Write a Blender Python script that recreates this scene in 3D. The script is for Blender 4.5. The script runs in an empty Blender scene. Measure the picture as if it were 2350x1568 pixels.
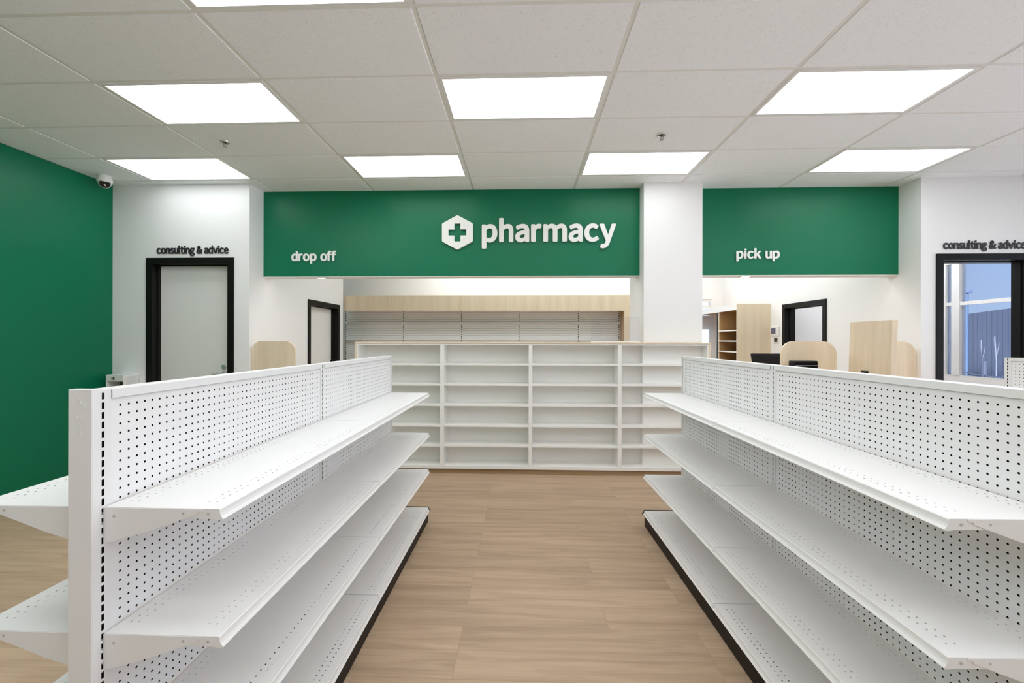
import bpy, bmesh, math, random
from mathutils import Matrix, Vector
PI = math.pi
EXPOSURE = 0.0
SKY = 1.9
SUN = 30.0
LAMP = 6.1
LAMP_COL = (0.94, 0.975, 1.0, 1)
LIGHT_ROW0 = -8  # unseen light rows start here, chosen for how they brighten the shop
VIEW_DIM = (0.62, 0.64, 0.68, 1)  # pane colour that darkens the outdoor view, added to hold its brightness down
GREEN = (0.0015, 0.165, 0.078, 1)
FLOOR = ((0.405, 0.285, 0.190, 1), (0.53, 0.388, 0.266, 1))
WOOD = ((0.70, 0.57, 0.41, 1), (0.84, 0.72, 0.55, 1))
random.seed(7)
S = bpy.context.scene
C = S.collection

# ------------------------------------------------------------------ camera
cam_data = bpy.data.cameras.new('camera')
cam = bpy.data.objects.new('camera', cam_data)
C.objects.link(cam)
cam_data.sensor_width = 36.0
cam_data.lens = 973.7 / 2350 * 36.0
cam_data.shift_x = (1175 - 1164.3) / 2350
cam_data.shift_y = (780.0 - 784.0) / 2350
cam_data.clip_start = 0.02
cam_data.clip_end = 400
cam.matrix_world = (Matrix.Translation((0, 0, 1.52)) @ Matrix.Rotation(0.0344, 4, 'Z')
                    @ Matrix.Rotation(PI / 2, 4, 'X') @ Matrix.Rotation(0.002, 4, 'Z'))
S.camera = cam

# ------------------------------------------------------------------ world, exposure
S.view_settings.view_transform = 'Standard'
S.view_settings.look = 'None'
S.view_settings.exposure = EXPOSURE
S.view_settings.gamma = 1.0
S.view_settings.use_curve_mapping = False
S.cycles.max_bounces = 14
S.cycles.diffuse_bounces = 10
S.cycles.glossy_bounces = 4
S.cycles.transmission_bounces = 6
S.cycles.transparent_max_bounces = 12
S.cycles.caustics_reflective = False
S.cycles.caustics_refractive = False
S.cycles.sample_clamp_indirect = 8.0

world = bpy.data.worlds.new('sky')
S.world = world
world.use_nodes = True
wn, wl = world.node_tree.nodes, world.node_tree.links
wn.clear()
w_out = wn.new('ShaderNodeOutputWorld')
w_bg = wn.new('ShaderNodeBackground')
w_tc = wn.new('ShaderNodeTexCoord')
w_sep = wn.new('ShaderNodeSeparateXYZ')
w_ramp = wn.new('ShaderNodeValToRGB')
w_map = wn.new('ShaderNodeMapping')
w_noise = wn.new('ShaderNodeTexNoise')
w_cr = wn.new('ShaderNodeValToRGB')
w_mix = wn.new('ShaderNodeMixRGB')
wl.new(w_tc.outputs['Generated'], w_sep.inputs[0])
wl.new(w_sep.outputs['Z'], w_ramp.inputs[0])
cr = w_ramp.color_ramp
cr.elements[0].position = 0.0
cr.elements[0].color = (0.62, 0.78, 1.0, 1)
cr.elements[1].position = 0.35
cr.elements[1].color = (0.16, 0.40, 0.92, 1)
w_map.inputs['Scale'].default_value = (1.6, 1.6, 16.0)
w_map.inputs['Rotation'].default_value = (0.05, 0.02, 0)
wl.new(w_tc.outputs['Generated'], w_map.inputs[0])
wl.new(w_map.outputs[0], w_noise.inputs['Vector'])
w_noise.inputs['Scale'].default_value = 1.3
w_noise.inputs['Detail'].default_value = 4.0
w_cr.color_ramp.elements[0].position = 0.46
w_cr.color_ramp.elements[0].color = (0, 0, 0, 1)
w_cr.color_ramp.elements[1].position = 0.68
w_cr.color_ramp.elements[1].color = (0.8, 0.8, 0.8, 1)
wl.new(w_noise.outputs['Fac'], w_cr.inputs[0])
w_mix.inputs[2].default_value = (0.86, 0.93, 1.0, 1)
wl.new(w_cr.outputs[0], w_mix.inputs[0])
wl.new(w_ramp.outputs[0], w_mix.inputs[1])
wl.new(w_mix.outputs[0], w_bg.inputs['Color'])
w_bg.inputs['Strength'].default_value = SKY
wl.new(w_bg.outputs[0], w_out.inputs[0])

# low winter sun outside: it lies along the facade, lights the snow and never enters the windows
sun_d = bpy.data.lights.new('sun', 'SUN')
sun = bpy.data.objects.new('sun', sun_d)
C.objects.link(sun)
sun_d.energy = SUN
sun_d.angle = 0.01
sun_d.color = (1.0, 0.97, 0.92)
sun.location = (30, -20, 25)
sun.rotation_euler = Vector((0.35, 0.9, -0.70)).to_track_quat('-Z', 'Y').to_euler()

# ------------------------------------------------------------------ materials
def srgb(r, g, b):
    f = lambda v: (v / 255 / 12.92) if v / 255 <= 0.04045 else ((v / 255 + 0.055) / 1.055) ** 2.4
    return (f(r), f(g), f(b), 1)

def mat(name, col, rough=0.5, metal=0.0, spec=0.5, noise=0.0, nscale=30.0, bump=0.0):
    m = bpy.data.materials.new(name)
    m.use_nodes = True
    nt = m.node_tree
    b = nt.nodes['Principled BSDF']
    b.inputs['Roughness'].default_value = rough
    b.inputs['Metallic'].default_value = metal
    b.inputs['Specular IOR Level'].default_value = spec
    tc = nt.nodes.new('ShaderNodeTexCoord')
    nz = nt.nodes.new('ShaderNodeTexNoise')
    nz.inputs['Scale'].default_value = nscale
    nz.inputs['Detail'].default_value = 3
    nt.links.new(tc.outputs['Object'], nz.inputs['Vector'])
    mx = nt.nodes.new('ShaderNodeMixRGB')
    mx.inputs[1].default_value = tuple(c * (1 - noise) for c in col[:3]) + (1,)
    mx.inputs[2].default_value = tuple(min(1, c * (1 + noise)) for c in col[:3]) + (1,)
    nt.links.new(nz.outputs['Fac'], mx.inputs[0])
    nt.links.new(mx.outputs[0], b.inputs['Base Color'])
    if bump:
        bp = nt.nodes.new('ShaderNodeBump')
        bp.inputs['Strength'].default_value = bump
        bp.inputs['Distance'].default_value = 0.002
        nt.links.new(nz.outputs['Fac'], bp.inputs['Height'])
        nt.links.new(bp.outputs[0], b.inputs['Normal'])
    return m

def emit(name, col, strength):
    m = bpy.data.materials.new(name)
    m.use_nodes = True
    nt = m.node_tree
    b = nt.nodes['Principled BSDF']
    b.inputs['Base Color'].default_value = (0.9, 0.9, 0.9, 1)
    b.inputs['Emission Color'].default_value = col
    b.inputs['Emission Strength'].default_value = strength
    return m

def glass(name, tint=(1, 1, 1, 1), refl=0.12):
    m = bpy.data.materials.new(name)
    m.use_nodes = True
    nt = m.node_tree
    nt.nodes.clear()
    o = nt.nodes.new('ShaderNodeOutputMaterial')
    t = nt.nodes.new('ShaderNodeBsdfTransparent')
    t.inputs[0].default_value = tint
    g = nt.nodes.new('ShaderNodeBsdfGlossy')
    g.inputs['Roughness'].default_value = 0.02
    fr = nt.nodes.new('ShaderNodeFresnel')
    fr.inputs['IOR'].default_value = 1.3 + refl
    mx = nt.nodes.new('ShaderNodeMixShader')
    nt.links.new(fr.outputs[0], mx.inputs[0])
    nt.links.new(t.outputs[0], mx.inputs[1])
    nt.links.new(g.outputs[0], mx.inputs[2])
    nt.links.new(mx.outputs[0], o.inputs[0])
    return m

def wood(name, c1, c2, axis, rough=0.45, grain=9.0):
    """melamine wood: fine grain stretched along an axis"""
    m = bpy.data.materials.new(name)
    m.use_nodes = True
    nt = m.node_tree
    b = nt.nodes['Principled BSDF']
    b.inputs['Roughness'].default_value = rough
    b.inputs['Specular IOR Level'].default_value = 0.35
    tc = nt.nodes.new('ShaderNodeTexCoord')
    mp = nt.nodes.new('ShaderNodeMapping')
    sc = [grain, grain, grain]
    sc['XYZ'.index(axis)] = grain * 0.045
    mp.inputs['Scale'].default_value = sc
    n1 = nt.nodes.new('ShaderNodeTexNoise')
    n1.inputs['Scale'].default_value = 1.0
    n1.inputs['Detail'].default_value = 5
    n2 = nt.nodes.new('ShaderNodeTexNoise')
    n2.inputs['Scale'].default_value = 7.0
    n2.inputs['Detail'].default_value = 4
    nt.links.new(tc.outputs['Object'], mp.inputs[0])
    nt.links.new(mp.outputs[0], n1.inputs['Vector'])
    nt.links.new(mp.outputs[0], n2.inputs['Vector'])
    ad = nt.nodes.new('ShaderNodeMath')
    ad.operation = 'MULTIPLY_ADD'
    ad.inputs[1].default_value = 0.45
    nt.links.new(n2.outputs['Fac'], ad.inputs[0])
    nt.links.new(n1.outputs['Fac'], ad.inputs[2])
    rp = nt.nodes.new('ShaderNodeValToRGB')
    rp.color_ramp.elements[0].position = 0.45
    rp.color_ramp.elements[0].color = c1
    rp.color_ramp.elements[1].position = 1.0
    rp.color_ramp.elements[1].color = c2
    nt.links.new(ad.outputs[0], rp.inputs[0])
    nt.links.new(rp.outputs[0], b.inputs['Base Color'])
    return m

def floor_mat():
    m = bpy.data.materials.new('vinyl_planks')
    m.use_nodes = True
    nt = m.node_tree
    L = nt.links.new
    b = nt.nodes['Principled BSDF']
    b.inputs['Specular IOR Level'].default_value = 0.4
    tc = nt.nodes.new('ShaderNodeTexCoord')
    mp = nt.nodes.new('ShaderNodeMapping')
    mp.inputs['Location'].default_value = (0.31, -(2.609 - 14 * 0.1803), 0)
    L(tc.outputs['Object'], mp.inputs[0])
    br = nt.nodes.new('ShaderNodeTexBrick')
    br.offset = 0.37
    br.offset_frequency = 3
    br.squash_frequency = 1
    br.inputs['Scale'].default_value = 1.0
    br.inputs['Brick Width'].default_value = 1.22
    br.inputs['Row Height'].default_value = 0.1803
    br.inputs['Mortar Size'].default_value = 0.0011
    br.inputs['Mortar Smooth'].default_value = 0.3
    br.inputs['Color1'].default_value = (0, 0, 0, 1)
    br.inputs['Color2'].default_value = (1, 1, 1, 1)
    br.inputs['Mortar'].default_value = (0.3, 0.3, 0.3, 1)
    L(mp.outputs[0], br.inputs['Vector'])
    # per-plank shift of the grain
    sc = nt.nodes.new('ShaderNodeVectorMath')
    sc.operation = 'MULTIPLY'
    sc.inputs[1].default_value = (17.3, 9.1, 5.7)
    L(br.outputs['Color'], sc.inputs[0])
    ad = nt.nodes.new('ShaderNodeVectorMath')
    ad.operation = 'ADD'
    L(mp.outputs[0], ad.inputs[0])
    L(sc.outputs[0], ad.inputs[1])
    g = nt.nodes.new('ShaderNodeMapping')
    g.inputs['Scale'].default_value = (1.1, 15.0, 1.0)
    L(ad.outputs[0], g.inputs[0])
    n1 = nt.nodes.new('ShaderNodeTexNoise')
    n1.inputs['Scale'].default_value = 1.2
    n1.inputs['Detail'].default_value = 7
    n1.inputs['Roughness'].default_value = 0.6
    n1.inputs['Distortion'].default_value = 0.7
    L(g.outputs[0], n1.inputs['Vector'])
    g2 = nt.nodes.new('ShaderNodeMapping')
    g2.inputs['Scale'].default_value = (4.0, 95.0, 1.0)
    L(ad.outputs[0], g2.inputs[0])
    n2 = nt.nodes.new('ShaderNodeTexNoise')
    n2.inputs['Scale'].default_value = 1.0
    n2.inputs['Detail'].default_value = 3
    L(g2.outputs[0], n2.inputs['Vector'])
    rp = nt.nodes.new('ShaderNodeValToRGB')
    rp.color_ramp.elements[0].position = 0.30
    rp.color_ramp.elements[0].color = FLOOR[0]
    rp.color_ramp.elements[1].position = 0.60
    rp.color_ramp.elements[1].color = FLOOR[1]
    L(n1.outputs['Fac'], rp.inputs[0])
    m1 = nt.nodes.new('ShaderNodeMixRGB')
    m1.blend_type = 'MULTIPLY'
    m1.inputs[0].default_value = 0.35
    L(rp.outputs[0], m1.inputs[1])
    fr = nt.nodes.new('ShaderNodeValToRGB')
    fr.color_ramp.elements[0].position = 0.25
    fr.color_ramp.elements[0].color = (0.72, 0.70, 0.68, 1)
    fr.color_ramp.elements[1].position = 0.6
    fr.color_ramp.elements[1].color = (1, 1, 1, 1)
    L(n2.outputs['Fac'], fr.inputs[0])
    L(fr.outputs[0], m1.inputs[2])
    m2 = nt.nodes.new('ShaderNodeMixRGB')
    m2.blend_type = 'MULTIPLY'
    m2.inputs[0].default_value = 1.0
    L(m1.outputs[0], m2.inputs[1])
    tr = nt.nodes.new('ShaderNodeValToRGB')
    tr.color_ramp.elements[0].color = (0.87, 0.86, 0.85, 1)
    tr.color_ramp.elements[1].color = (1.03, 1.03, 1.03, 1)
    L(br.outputs['Color'], tr.inputs[0])
    L(tr.outputs[0], m2.inputs[2])
    m3 = nt.nodes.new('ShaderNodeMixRGB')
    m3.blend_type = 'MULTIPLY'
    L(br.outputs['Fac'], m3.inputs[0])
    L(m2.outputs[0], m3.inputs[1])
    m3.inputs[2].default_value = (0.78, 0.74, 0.71, 1)
    L(m3.outputs[0], b.inputs['Base Color'])
    rr = nt.nodes.new('ShaderNodeMapRange')
    rr.inputs['To Min'].default_value = 0.46
    rr.inputs['To Max'].default_value = 0.60
    L(n2.outputs['Fac'], rr.inputs[0])
    L(rr.outputs[0], b.inputs['Roughness'])
    bm_ = nt.nodes.new('ShaderNodeBump')
    bm_.inputs['Strength'].default_value = 0.12
    bm_.inputs['Distance'].default_value = 0.0015
    L(n2.outputs['Fac'], bm_.inputs['Height'])
    L(bm_.outputs[0], b.inputs['Normal'])
    return m

def tile_mat():
    m = bpy.data.materials.new('ceiling_tile')
    m.use_nodes = True
    nt = m.node_tree
    L = nt.links.new
    b = nt.nodes['Principled BSDF']
    b.inputs['Roughness'].default_value = 0.9
    b.inputs['Specular IOR Level'].default_value = 0.1
    tc = nt.nodes.new('ShaderNodeTexCoord')
    v = nt.nodes.new('ShaderNodeTexVoronoi')
    v.inputs['Scale'].default_value = 150.0
    L(tc.outputs['Object'], v.inputs['Vector'])
    nz = nt.nodes.new('ShaderNodeTexNoise')
    nz.inputs['Scale'].default_value = 26.0
    nz.inputs['Detail'].default_value = 2
    L(tc.outputs['Object'], nz.inputs['Vector'])
    # only some cells carry a pinhole
    sp = nt.nodes.new('ShaderNodeSeparateColor')
    L(v.outputs['Color'], sp.inputs[0])
    gt = nt.nodes.new('ShaderNodeMath')
    gt.operation = 'GREATER_THAN'
    gt.inputs[1].default_value = 0.55
    L(sp.outputs[0], gt.inputs[0])
    rad = nt.nodes.new('ShaderNodeMapRange')
    rad.inputs['To Min'].default_value = 0.05
    rad.inputs['To Max'].default_value = 0.27
    L(sp.outputs[1], rad.inputs[0])
    lt = nt.nodes.new('ShaderNodeMath')
    lt.operation = 'LESS_THAN'
    L(v.outputs['Distance'], lt.inputs[0])
    L(rad.outputs[0], lt.inputs[1])
    an = nt.nodes.new('ShaderNodeMath')
    an.operation = 'MULTIPLY'
    L(gt.outputs[0], an.inputs[0])
    L(lt.outputs[0], an.inputs[1])
    base = nt.nodes.new('ShaderNodeMixRGB')
    base.inputs[1].default_value = (0.885, 0.91, 0.95, 1)
    base.inputs[2].default_value = (0.925, 0.95, 0.985, 1)
    L(nz.outputs['Fac'], base.inputs[0])
    mx = nt.nodes.new('ShaderNodeMixRGB')
    L(an.outputs[0], mx.inputs[0])
    L(base.outputs[0], mx.inputs[1])
    mx.inputs[2].default_value = (0.50, 0.49, 0.48, 1)
    L(mx.outputs[0], b.inputs['Base Color'])
    return m

M = {}
M['floor'] = floor_mat()
M['tile'] = tile_mat()
M['tee'] = mat('ceiling_tee', (0.80, 0.80, 0.79, 1), 0.45)
M['white_wall'] = mat('white_paint', (0.86, 0.86, 0.86, 1), 0.75, spec=0.25, noise=0.01, nscale=3)
M['green'] = mat('green_paint', GREEN, 0.38, spec=0.30, noise=0.02, nscale=160, bump=0.10)
M['metal'] = mat('white_steel', (0.79, 0.79, 0.79, 1), 0.38, spec=0.45, noise=0.006, nscale=4)
M['peg'] = mat('white_pegboard', (0.81, 0.81, 0.815, 1), 0.5, spec=0.4)
M['hole_shade'] = mat('hardboard_hole_shade', (0.020, 0.015, 0.012, 1), 0.9, spec=0.1)  # hardboard hole edges, also the shade painted into the hollows behind
M['black'] = mat('black_metal', (0.010, 0.008, 0.007, 1), 0.45, spec=0.2)
M['frame'] = mat('black_door_frame', (0.008, 0.0075, 0.007, 1), 0.45, spec=0.16)
M['door'] = mat('white_door', (0.80, 0.80, 0.78, 1), 0.5, spec=0.35)
M['mel'] = mat('white_melamine', (0.86, 0.86, 0.84, 1), 0.42, spec=0.4, noise=0.01, nscale=6)
M['wood_v'] = wood('light_maple_upright', WOOD[0], WOOD[1], 'Z')
M['wood_h'] = wood('light_maple_level', WOOD[0], WOOD[1], 'X')
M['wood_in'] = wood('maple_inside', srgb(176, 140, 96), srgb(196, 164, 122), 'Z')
M['kick'] = wood('kick_wood', srgb(150, 122, 88), srgb(172, 146, 112), 'X')
M['letter_w'] = mat('white_acrylic', (0.88, 0.88, 0.86, 1), 0.4)
M['letter_d'] = mat('dark_acrylic', srgb(40, 37, 42), 0.45)
M['chrome'] = mat('brushed_chrome', (0.78, 0.78, 0.77, 1), 0.34, 0.75)
M['chrome_dark'] = mat('polished_chrome', (0.30, 0.30, 0.29, 1), 0.18, 1.0)
M['panel_frame'] = mat('light_frame', (0.80, 0.80, 0.80, 1), 0.4)
M['lamp'] = emit('lit_diffuser', LAMP_COL, LAMP)
M['lamp_low'] = emit('lit_diffuser_dimmed', LAMP_COL, LAMP * 0.62)
M['lamp_high'] = emit('lit_diffuser_bright', LAMP_COL, LAMP * 1.6)
M['spot'] = emit('lit_downlight', (1.0, 0.97, 0.90, 1), LAMP * 2.2)
M['glass'] = glass('clear_glass')
M['dim_view'] = glass('view_dimming_glass', VIEW_DIM, 0.05)
M['acrylic'] = glass('clear_acrylic', (0.97, 0.97, 0.985, 1), 0.12)
M['plastic_w'] = mat('white_plastic', (0.82, 0.82, 0.81, 1), 0.4)
M['plastic_b'] = mat('black_plastic', (0.006, 0.0055, 0.006, 1), 0.25, spec=0.2)
M['screen'] = mat('grey_screen', srgb(96, 98, 128), 0.2)
M['dark'] = mat('dark_glass', (0.012, 0.011, 0.010, 1), 0.15)
M['slat'] = mat('white_slats', (0.92, 0.92, 0.925, 1), 0.4)
M['slat_gap'] = mat('grey_groove', (0.50, 0.50, 0.50, 1), 0.6)
M['niche'] = mat('dark_niche', (0.06, 0.055, 0.05, 1), 0.5)
M['snow'] = mat('snow', (0.85, 0.87, 0.90, 1), 0.8, noise=0.05, nscale=1.5, bump=0.4)
M['siding'] = mat('slate_siding', srgb(84, 94, 116), 0.6, noise=0.10, nscale=2.0)
M['pole'] = mat('blue_grey_steel', srgb(72, 96, 128), 0.5)
M['fence'] = mat('dark_fence', srgb(70, 78, 96), 0.5)
M['blind'] = mat('white_blind', srgb(222, 222, 236), 0.7)
M['birch'] = mat('pale_bark', srgb(120, 124, 140), 0.8, noise=0.2, nscale=12)

# ------------------------------------------------------------------ mesh helpers
class MB:
    def __init__(s):
        s.v, s.f, s.mi = [], [], []
        s.k = 0
    def add(s, vs, fs):
        o = len(s.v)
        s.v += [tuple(p) for p in vs]
        s.f += [tuple(i + o for i in f) for f in fs]
        s.mi += [s.k] * len(fs)
        return s
    def box(s, x0, x1, y0, y1, z0, z1):
        v = [(x, y, z) for z in (z0, z1) for y in (y0, y1) for x in (x0, x1)]
        return s.add(v, [(0, 2, 3, 1), (4, 5, 7, 6), (0, 1, 5, 4), (2, 6, 7, 3), (0, 4, 6, 2), (1, 3, 7, 5)])
    def cyl(s, c, r, h, ax='z', n=24, r2=None):
        r2 = r if r2 is None else r2
        vs = []
        for (t, rr) in ((0, r), (h, r2)):
            for i in range(n):
                a = 2 * PI * i / n
                p, q = rr * math.cos(a), rr * math.sin(a)
                d = {'z': (p, q, t), 'y': (p, t, q), 'x': (t, p, q)}[ax]
                vs.append((c[0] + d[0], c[1] + d[1], c[2] + d[2]))
        fs = [(i, (i + 1) % n, n + (i + 1) % n, n + i) for i in range(n)]
        fs += [tuple(range(n))[::-1], tuple(range(n, 2 * n))]
        return s.add(vs, fs)
    def lathe(s, c, prof, n=28, ax='z'):
        vs, fs = [], []
        for (r, t) in prof:
            for i in range(n):
                a = 2 * PI * i / n
                p, q = r * math.cos(a), r * math.sin(a)
                d = {'z': (p, q, t), 'y': (p, t, q), 'x': (t, p, q)}[ax]
                vs.append((c[0] + d[0], c[1] + d[1], c[2] + d[2]))
        for j in range(len(prof) - 1):
            for i in range(n):
                k = (i + 1) % n
                fs.append((j * n + i, j * n + k, (j + 1) * n + k, (j + 1) * n + i))
        fs += [tuple(range(n))[::-1], tuple(range((len(prof) - 1) * n, len(prof) * n))]
        return s.add(vs, fs)
    def prism(s, poly, a0, a1, ax='y'):
        """poly: 2-D outline; extruded along ax from a0 to a1. ax y: (x,z); ax x: (y,z); ax z: (x,y)"""
        n = len(poly)
        vs = []
        for t in (a0, a1):
            for (p, q) in poly:
                vs.append({'y': (p, t, q), 'x': (t, p, q), 'z': (p, q, t)}[ax])
        fs = [(i, (i + 1) % n, n + (i + 1) % n, n + i) for i in range(n)]
        fs += [tuple(range(n))[::-1], tuple(range(n, 2 * n))]
        return s.add(vs, fs)
    def tube(s, pts, r, n=8):
        pts = [Vector(p) for p in pts]
        vs, fs = [], []
        for i, p in enumerate(pts):
            d = (pts[min(i + 1, len(pts) - 1)] - pts[max(i - 1, 0)]).normalized()
            a = d.orthogonal().normalized()
            if i and abs(a.dot(pa)) < 0.99:
                a = (pa - d * pa.dot(d)).normalized()
            pa = a
            b = d.cross(a)
            for j in range(n):
                t = 2 * PI * j / n
                vs.append(tuple(p + r * (math.cos(t) * a + math.sin(t) * b)))
        for i in range(len(pts) - 1):
            for j in range(n):
                k = (j + 1) % n
                fs.append((i * n + j, i * n + k, (i + 1) * n + k, (i + 1) * n + j))
        fs += [tuple(range(n))[::-1], tuple(range((len(pts) - 1) * n, len(pts) * n))]
        return s.add(vs, fs)
    def mesh(s, name, mats, smooth=False, recalc=True):
        me = bpy.data.meshes.new(name)
        me.from_pydata(s.v, [], s.f)
        for m in (mats if isinstance(mats, (list, tuple)) else [mats]):
            me.materials.append(m)
        me.polygons.foreach_set('material_index', s.mi)
        if recalc:
            bm = bmesh.new()
            bm.from_mesh(me)
            bmesh.ops.recalc_face_normals(bm, faces=bm.faces)
            bm.to_mesh(me)
            bm.free()
        if smooth:
            me.shade_auto_smooth() if hasattr(me, 'shade_auto_smooth') else None
            for p in me.polygons:
                p.use_smooth = True
            try:
                me.set_sharp_from_angle(angle=math.radians(35))
            except Exception:
                pass
        me.update()
        return me

def link(name, me, parent=None, loc=(0, 0, 0), rot=(0, 0, 0)):
    o = bpy.data.objects.new(name, me)
    C.objects.link(o)
    o.location = loc
    o.rotation_euler = rot
    if parent:
        o.parent = parent
    return o

def part(name, mb, m, parent=None, bevel=0.0, smooth=False, loc=(0, 0, 0), rot=(0, 0, 0), label=None, recalc=True):
    o = link(name, mb.mesh(name, m, smooth, recalc), parent, loc, rot)
    if bevel:
        md = o.modifiers.new('bevel', 'BEVEL')
        md.width = bevel
        md.segments = 2
        md.limit_method = 'ANGLE'
        md.angle_limit = math.radians(40)
    if label:
        o['label'] = label
    return o

def tag(o, label, cat, group=None):
    o['label'] = label
    o['category'] = cat
    if group:
        o['group'] = group
    return o

def thing(name, label, cat, loc=(0, 0, 0), rz=0.0, group=None):
    o = bpy.data.objects.new(name, None)
    C.objects.link(o)
    o.empty_display_size = 0.1
    o.location = loc
    o.rotation_euler = (0, 0, rz)
    return tag(o, label, cat, group)

def struct(name, mb, m, parent=None, bevel=0.0):
    o = part(name, mb, m, parent, bevel)
    if parent is None:
        o['kind'] = 'structure'
    return o

def wall_y(mb, x0, x1, y0, y1, z1, holes):
    """wall slab along x with openings (xa, xb, za, zb) sorted by x"""
    x = x0
    for (a, b, za, zb) in holes:
        if a > x:
            mb.box(x, a, y0, y1, 0, z1)
        if za > 0:
            mb.box(a, b, y0, y1, 0, za)
        if zb < z1:
            mb.box(a, b, y0, y1, zb, z1)
        x = b
    if x1 > x:
        mb.box(x, x1, y0, y1, 0, z1)
    return mb

def wall_x(mb, y0, y1, x0, x1, z1, holes):
    y = y0
    for (a, b, za, zb) in holes:
        if a > y:
            mb.box(x0, x1, y, a, 0, z1)
        if za > 0:
            mb.box(x0, x1, a, b, 0, za)
        if zb < z1:
            mb.box(x0, x1, a, b, zb, z1)
        y = b
    if y1 > y:
        mb.box(x0, x1, y, y1, 0, z1)
    return mb

# ================================================================== THE SETTING
H = 3.34
XL, XR = -4.845, 7.0
YN, YF = -5.4, 9.6
struct('floor', MB().box(XL - 0.2, XR + 0.2, YN - 0.2, YF + 0.2, -0.12, 0.0), M['floor'])

# ceiling: backing slab, one panel per cell, tee grid just above the panel faces
GX0, GY0, CW, CD = -0.599, 2.909, 1.2192, 0.6096
def cell(i, j):
    return GX0 + (i - 3) * CW, GY0 + j * CD
lights_at = set()
for j in range(LIGHT_ROW0, 4):
    if j % 2 == 0:
        for i in range(-1, 9):
            x, y = cell(i, j)
            if (i % 2 == 1) == (j % 4 == 0) and x > XL and x + CW < XR and y > YN + 0.1 and not (j == 2 and i >= 7):
                lights_at.add((i, j))
added_back_lights = [(2, 5), (4, 5), (6, 5), (3, 6), (5, 6), (2, 7), (4, 7), (6, 7), (3, 8), (5, 9), (6, 9), (0, 5), (7, 5), (8, 6), (8, 4)]  # unseen panels added to brighten the pharmacy back room and consulting rooms
for c in added_back_lights:
    lights_at.add(c)
cb = MB()
cb.box(XL - 0.2, XR + 0.2, YN - 0.2, YF + 0.2, H + 0.012, H + 0.10)
G = 0.0125
for j in range(-14, 12):
    for i in range(-1, 10):
        if (i, j) in lights_at:
            continue
        x, y = cell(i, j)
        x0, x1, y0, y1 = max(x + G, XL), min(x + CW - G, XR), max(y + G, YN), min(y + CD - G, YF)
        if x1 - x0 < 0.05 or y1 - y0 < 0.05:
            continue
        b = 0.005
        cb.add([(x0, y0, H + .006), (x1, y0, H + .006), (x1, y1, H + .006), (x0, y1, H + .006),
                (x0 + b, y0 + b, H), (x1 - b, y0 + b, H), (x1 - b, y1 - b, H), (x0 + b, y1 - b, H)],
               [(4, 5, 6, 7), (0, 1, 5, 4), (1, 2, 6, 5), (2, 3, 7, 6), (3, 0, 4, 7)])
ceiling = struct('ceiling', cb, M['tile'])
tb = MB()
for i in range(-1, 11):
    x = cell(i, 0)[0]
    if XL < x < XR:
        tb.box(x - 0.012, x + 0.012, YN, YF, H + 0.004, H + 0.011)
for j in range(-14, 13):
    y = cell(0, j)[1]
    if YN < y < YF:
        tb.box(XL, XR, y - 0.012, y + 0.012, H + 0.0045, H + 0.0108)
part('grid', tb, M['tee'], ceiling)

struct('wall_left', MB().box(XL - 0.15, XL, YN - 0.2, 8.0, 0, H), M['green'])
struct('wall_behind', MB().box(XL, XR, YN - 0.2, YN, 0, H), M['white_wall'])
YB = 4.86      # consulting wall, left
struct('wall_consulting_left', wall_y(MB(), XL, -3.19, YB, YB + 0.14, H, [(-4.40, -3.39, 0, 2.455)]), M['white_wall'])
struct('wall_pharmacy_left', wall_x(MB(), YB + 0.14, 7.46, -3.33, -3.19, H, [(6.24, 7.27, 0, 2.09)]), M['white_wall'])
struct('wall_header_left', MB().box(-3.19, 1.405, 5.13, 5.30, 2.294, H), [M['green']])
struct('wall_header_right', MB().box(2.07, 4.44, 5.165, 5.335, 2.30, H), [M['green']])
struct('trim_1', MB().box(-3.19, 1.405, 5.131, 5.302, 2.288, 2.2935), M['white_wall'])
struct('trim_2', MB().box(2.07, 4.44, 5.166, 5.337, 2.294, 2.2995), M['white_wall'])
struct('wall_pillar', MB().box(1.406, 2.073, 4.955, 5.60, 0, H), M['white_wall'])
YR = 4.88
struct('wall_consulting_right', wall_y(MB(), 4.44, XR, YR, YR + 0.14, H, [(4.635, 5.62, 0, 2.455)]), M['white_wall'])
struct('wall_pharmacy_right', wall_x(MB(), YR + 0.14, YF, 4.44, 4.58, H, [(6.37, 7.35, 0, 2.09)]), M['white_wall'])
struct('wall_consulting_back', MB().box(4.58, XR, 7.42, 7.56, 0, H), M['white_wall'])
struct('wall_consulting_rear', MB().box(XL, -3.42, 7.93, 8.05, 0, H), M['white_wall'])
struct('wall_partition', MB().box(-3.42, 2.07, 7.93, 8.05, 0, H), M['white_wall'])
struct('wall_partition_end', MB().box(1.95, 2.07, 8.05, YF, 0, H), M['white_wall'])
WBACK = [(2.30, 3.02, 0.9, 2.76), (3.30, 4.24, 0.9, 2.43)]
struct('wall_back', wall_y(MB(), 1.95, XR, YF, YF + 0.18, H, WBACK), M['white_wall'])
WR = [(-5.2, -0.5, 0.2, 3.1), (-0.2, 4.6, 0.2, 3.1), (5.25, 7.30, 0.93, 2.80)]
struct('wall_right', wall_x(MB(), YN, YF, XR, XR + 0.2, H, WR), M['white_wall'])

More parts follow.
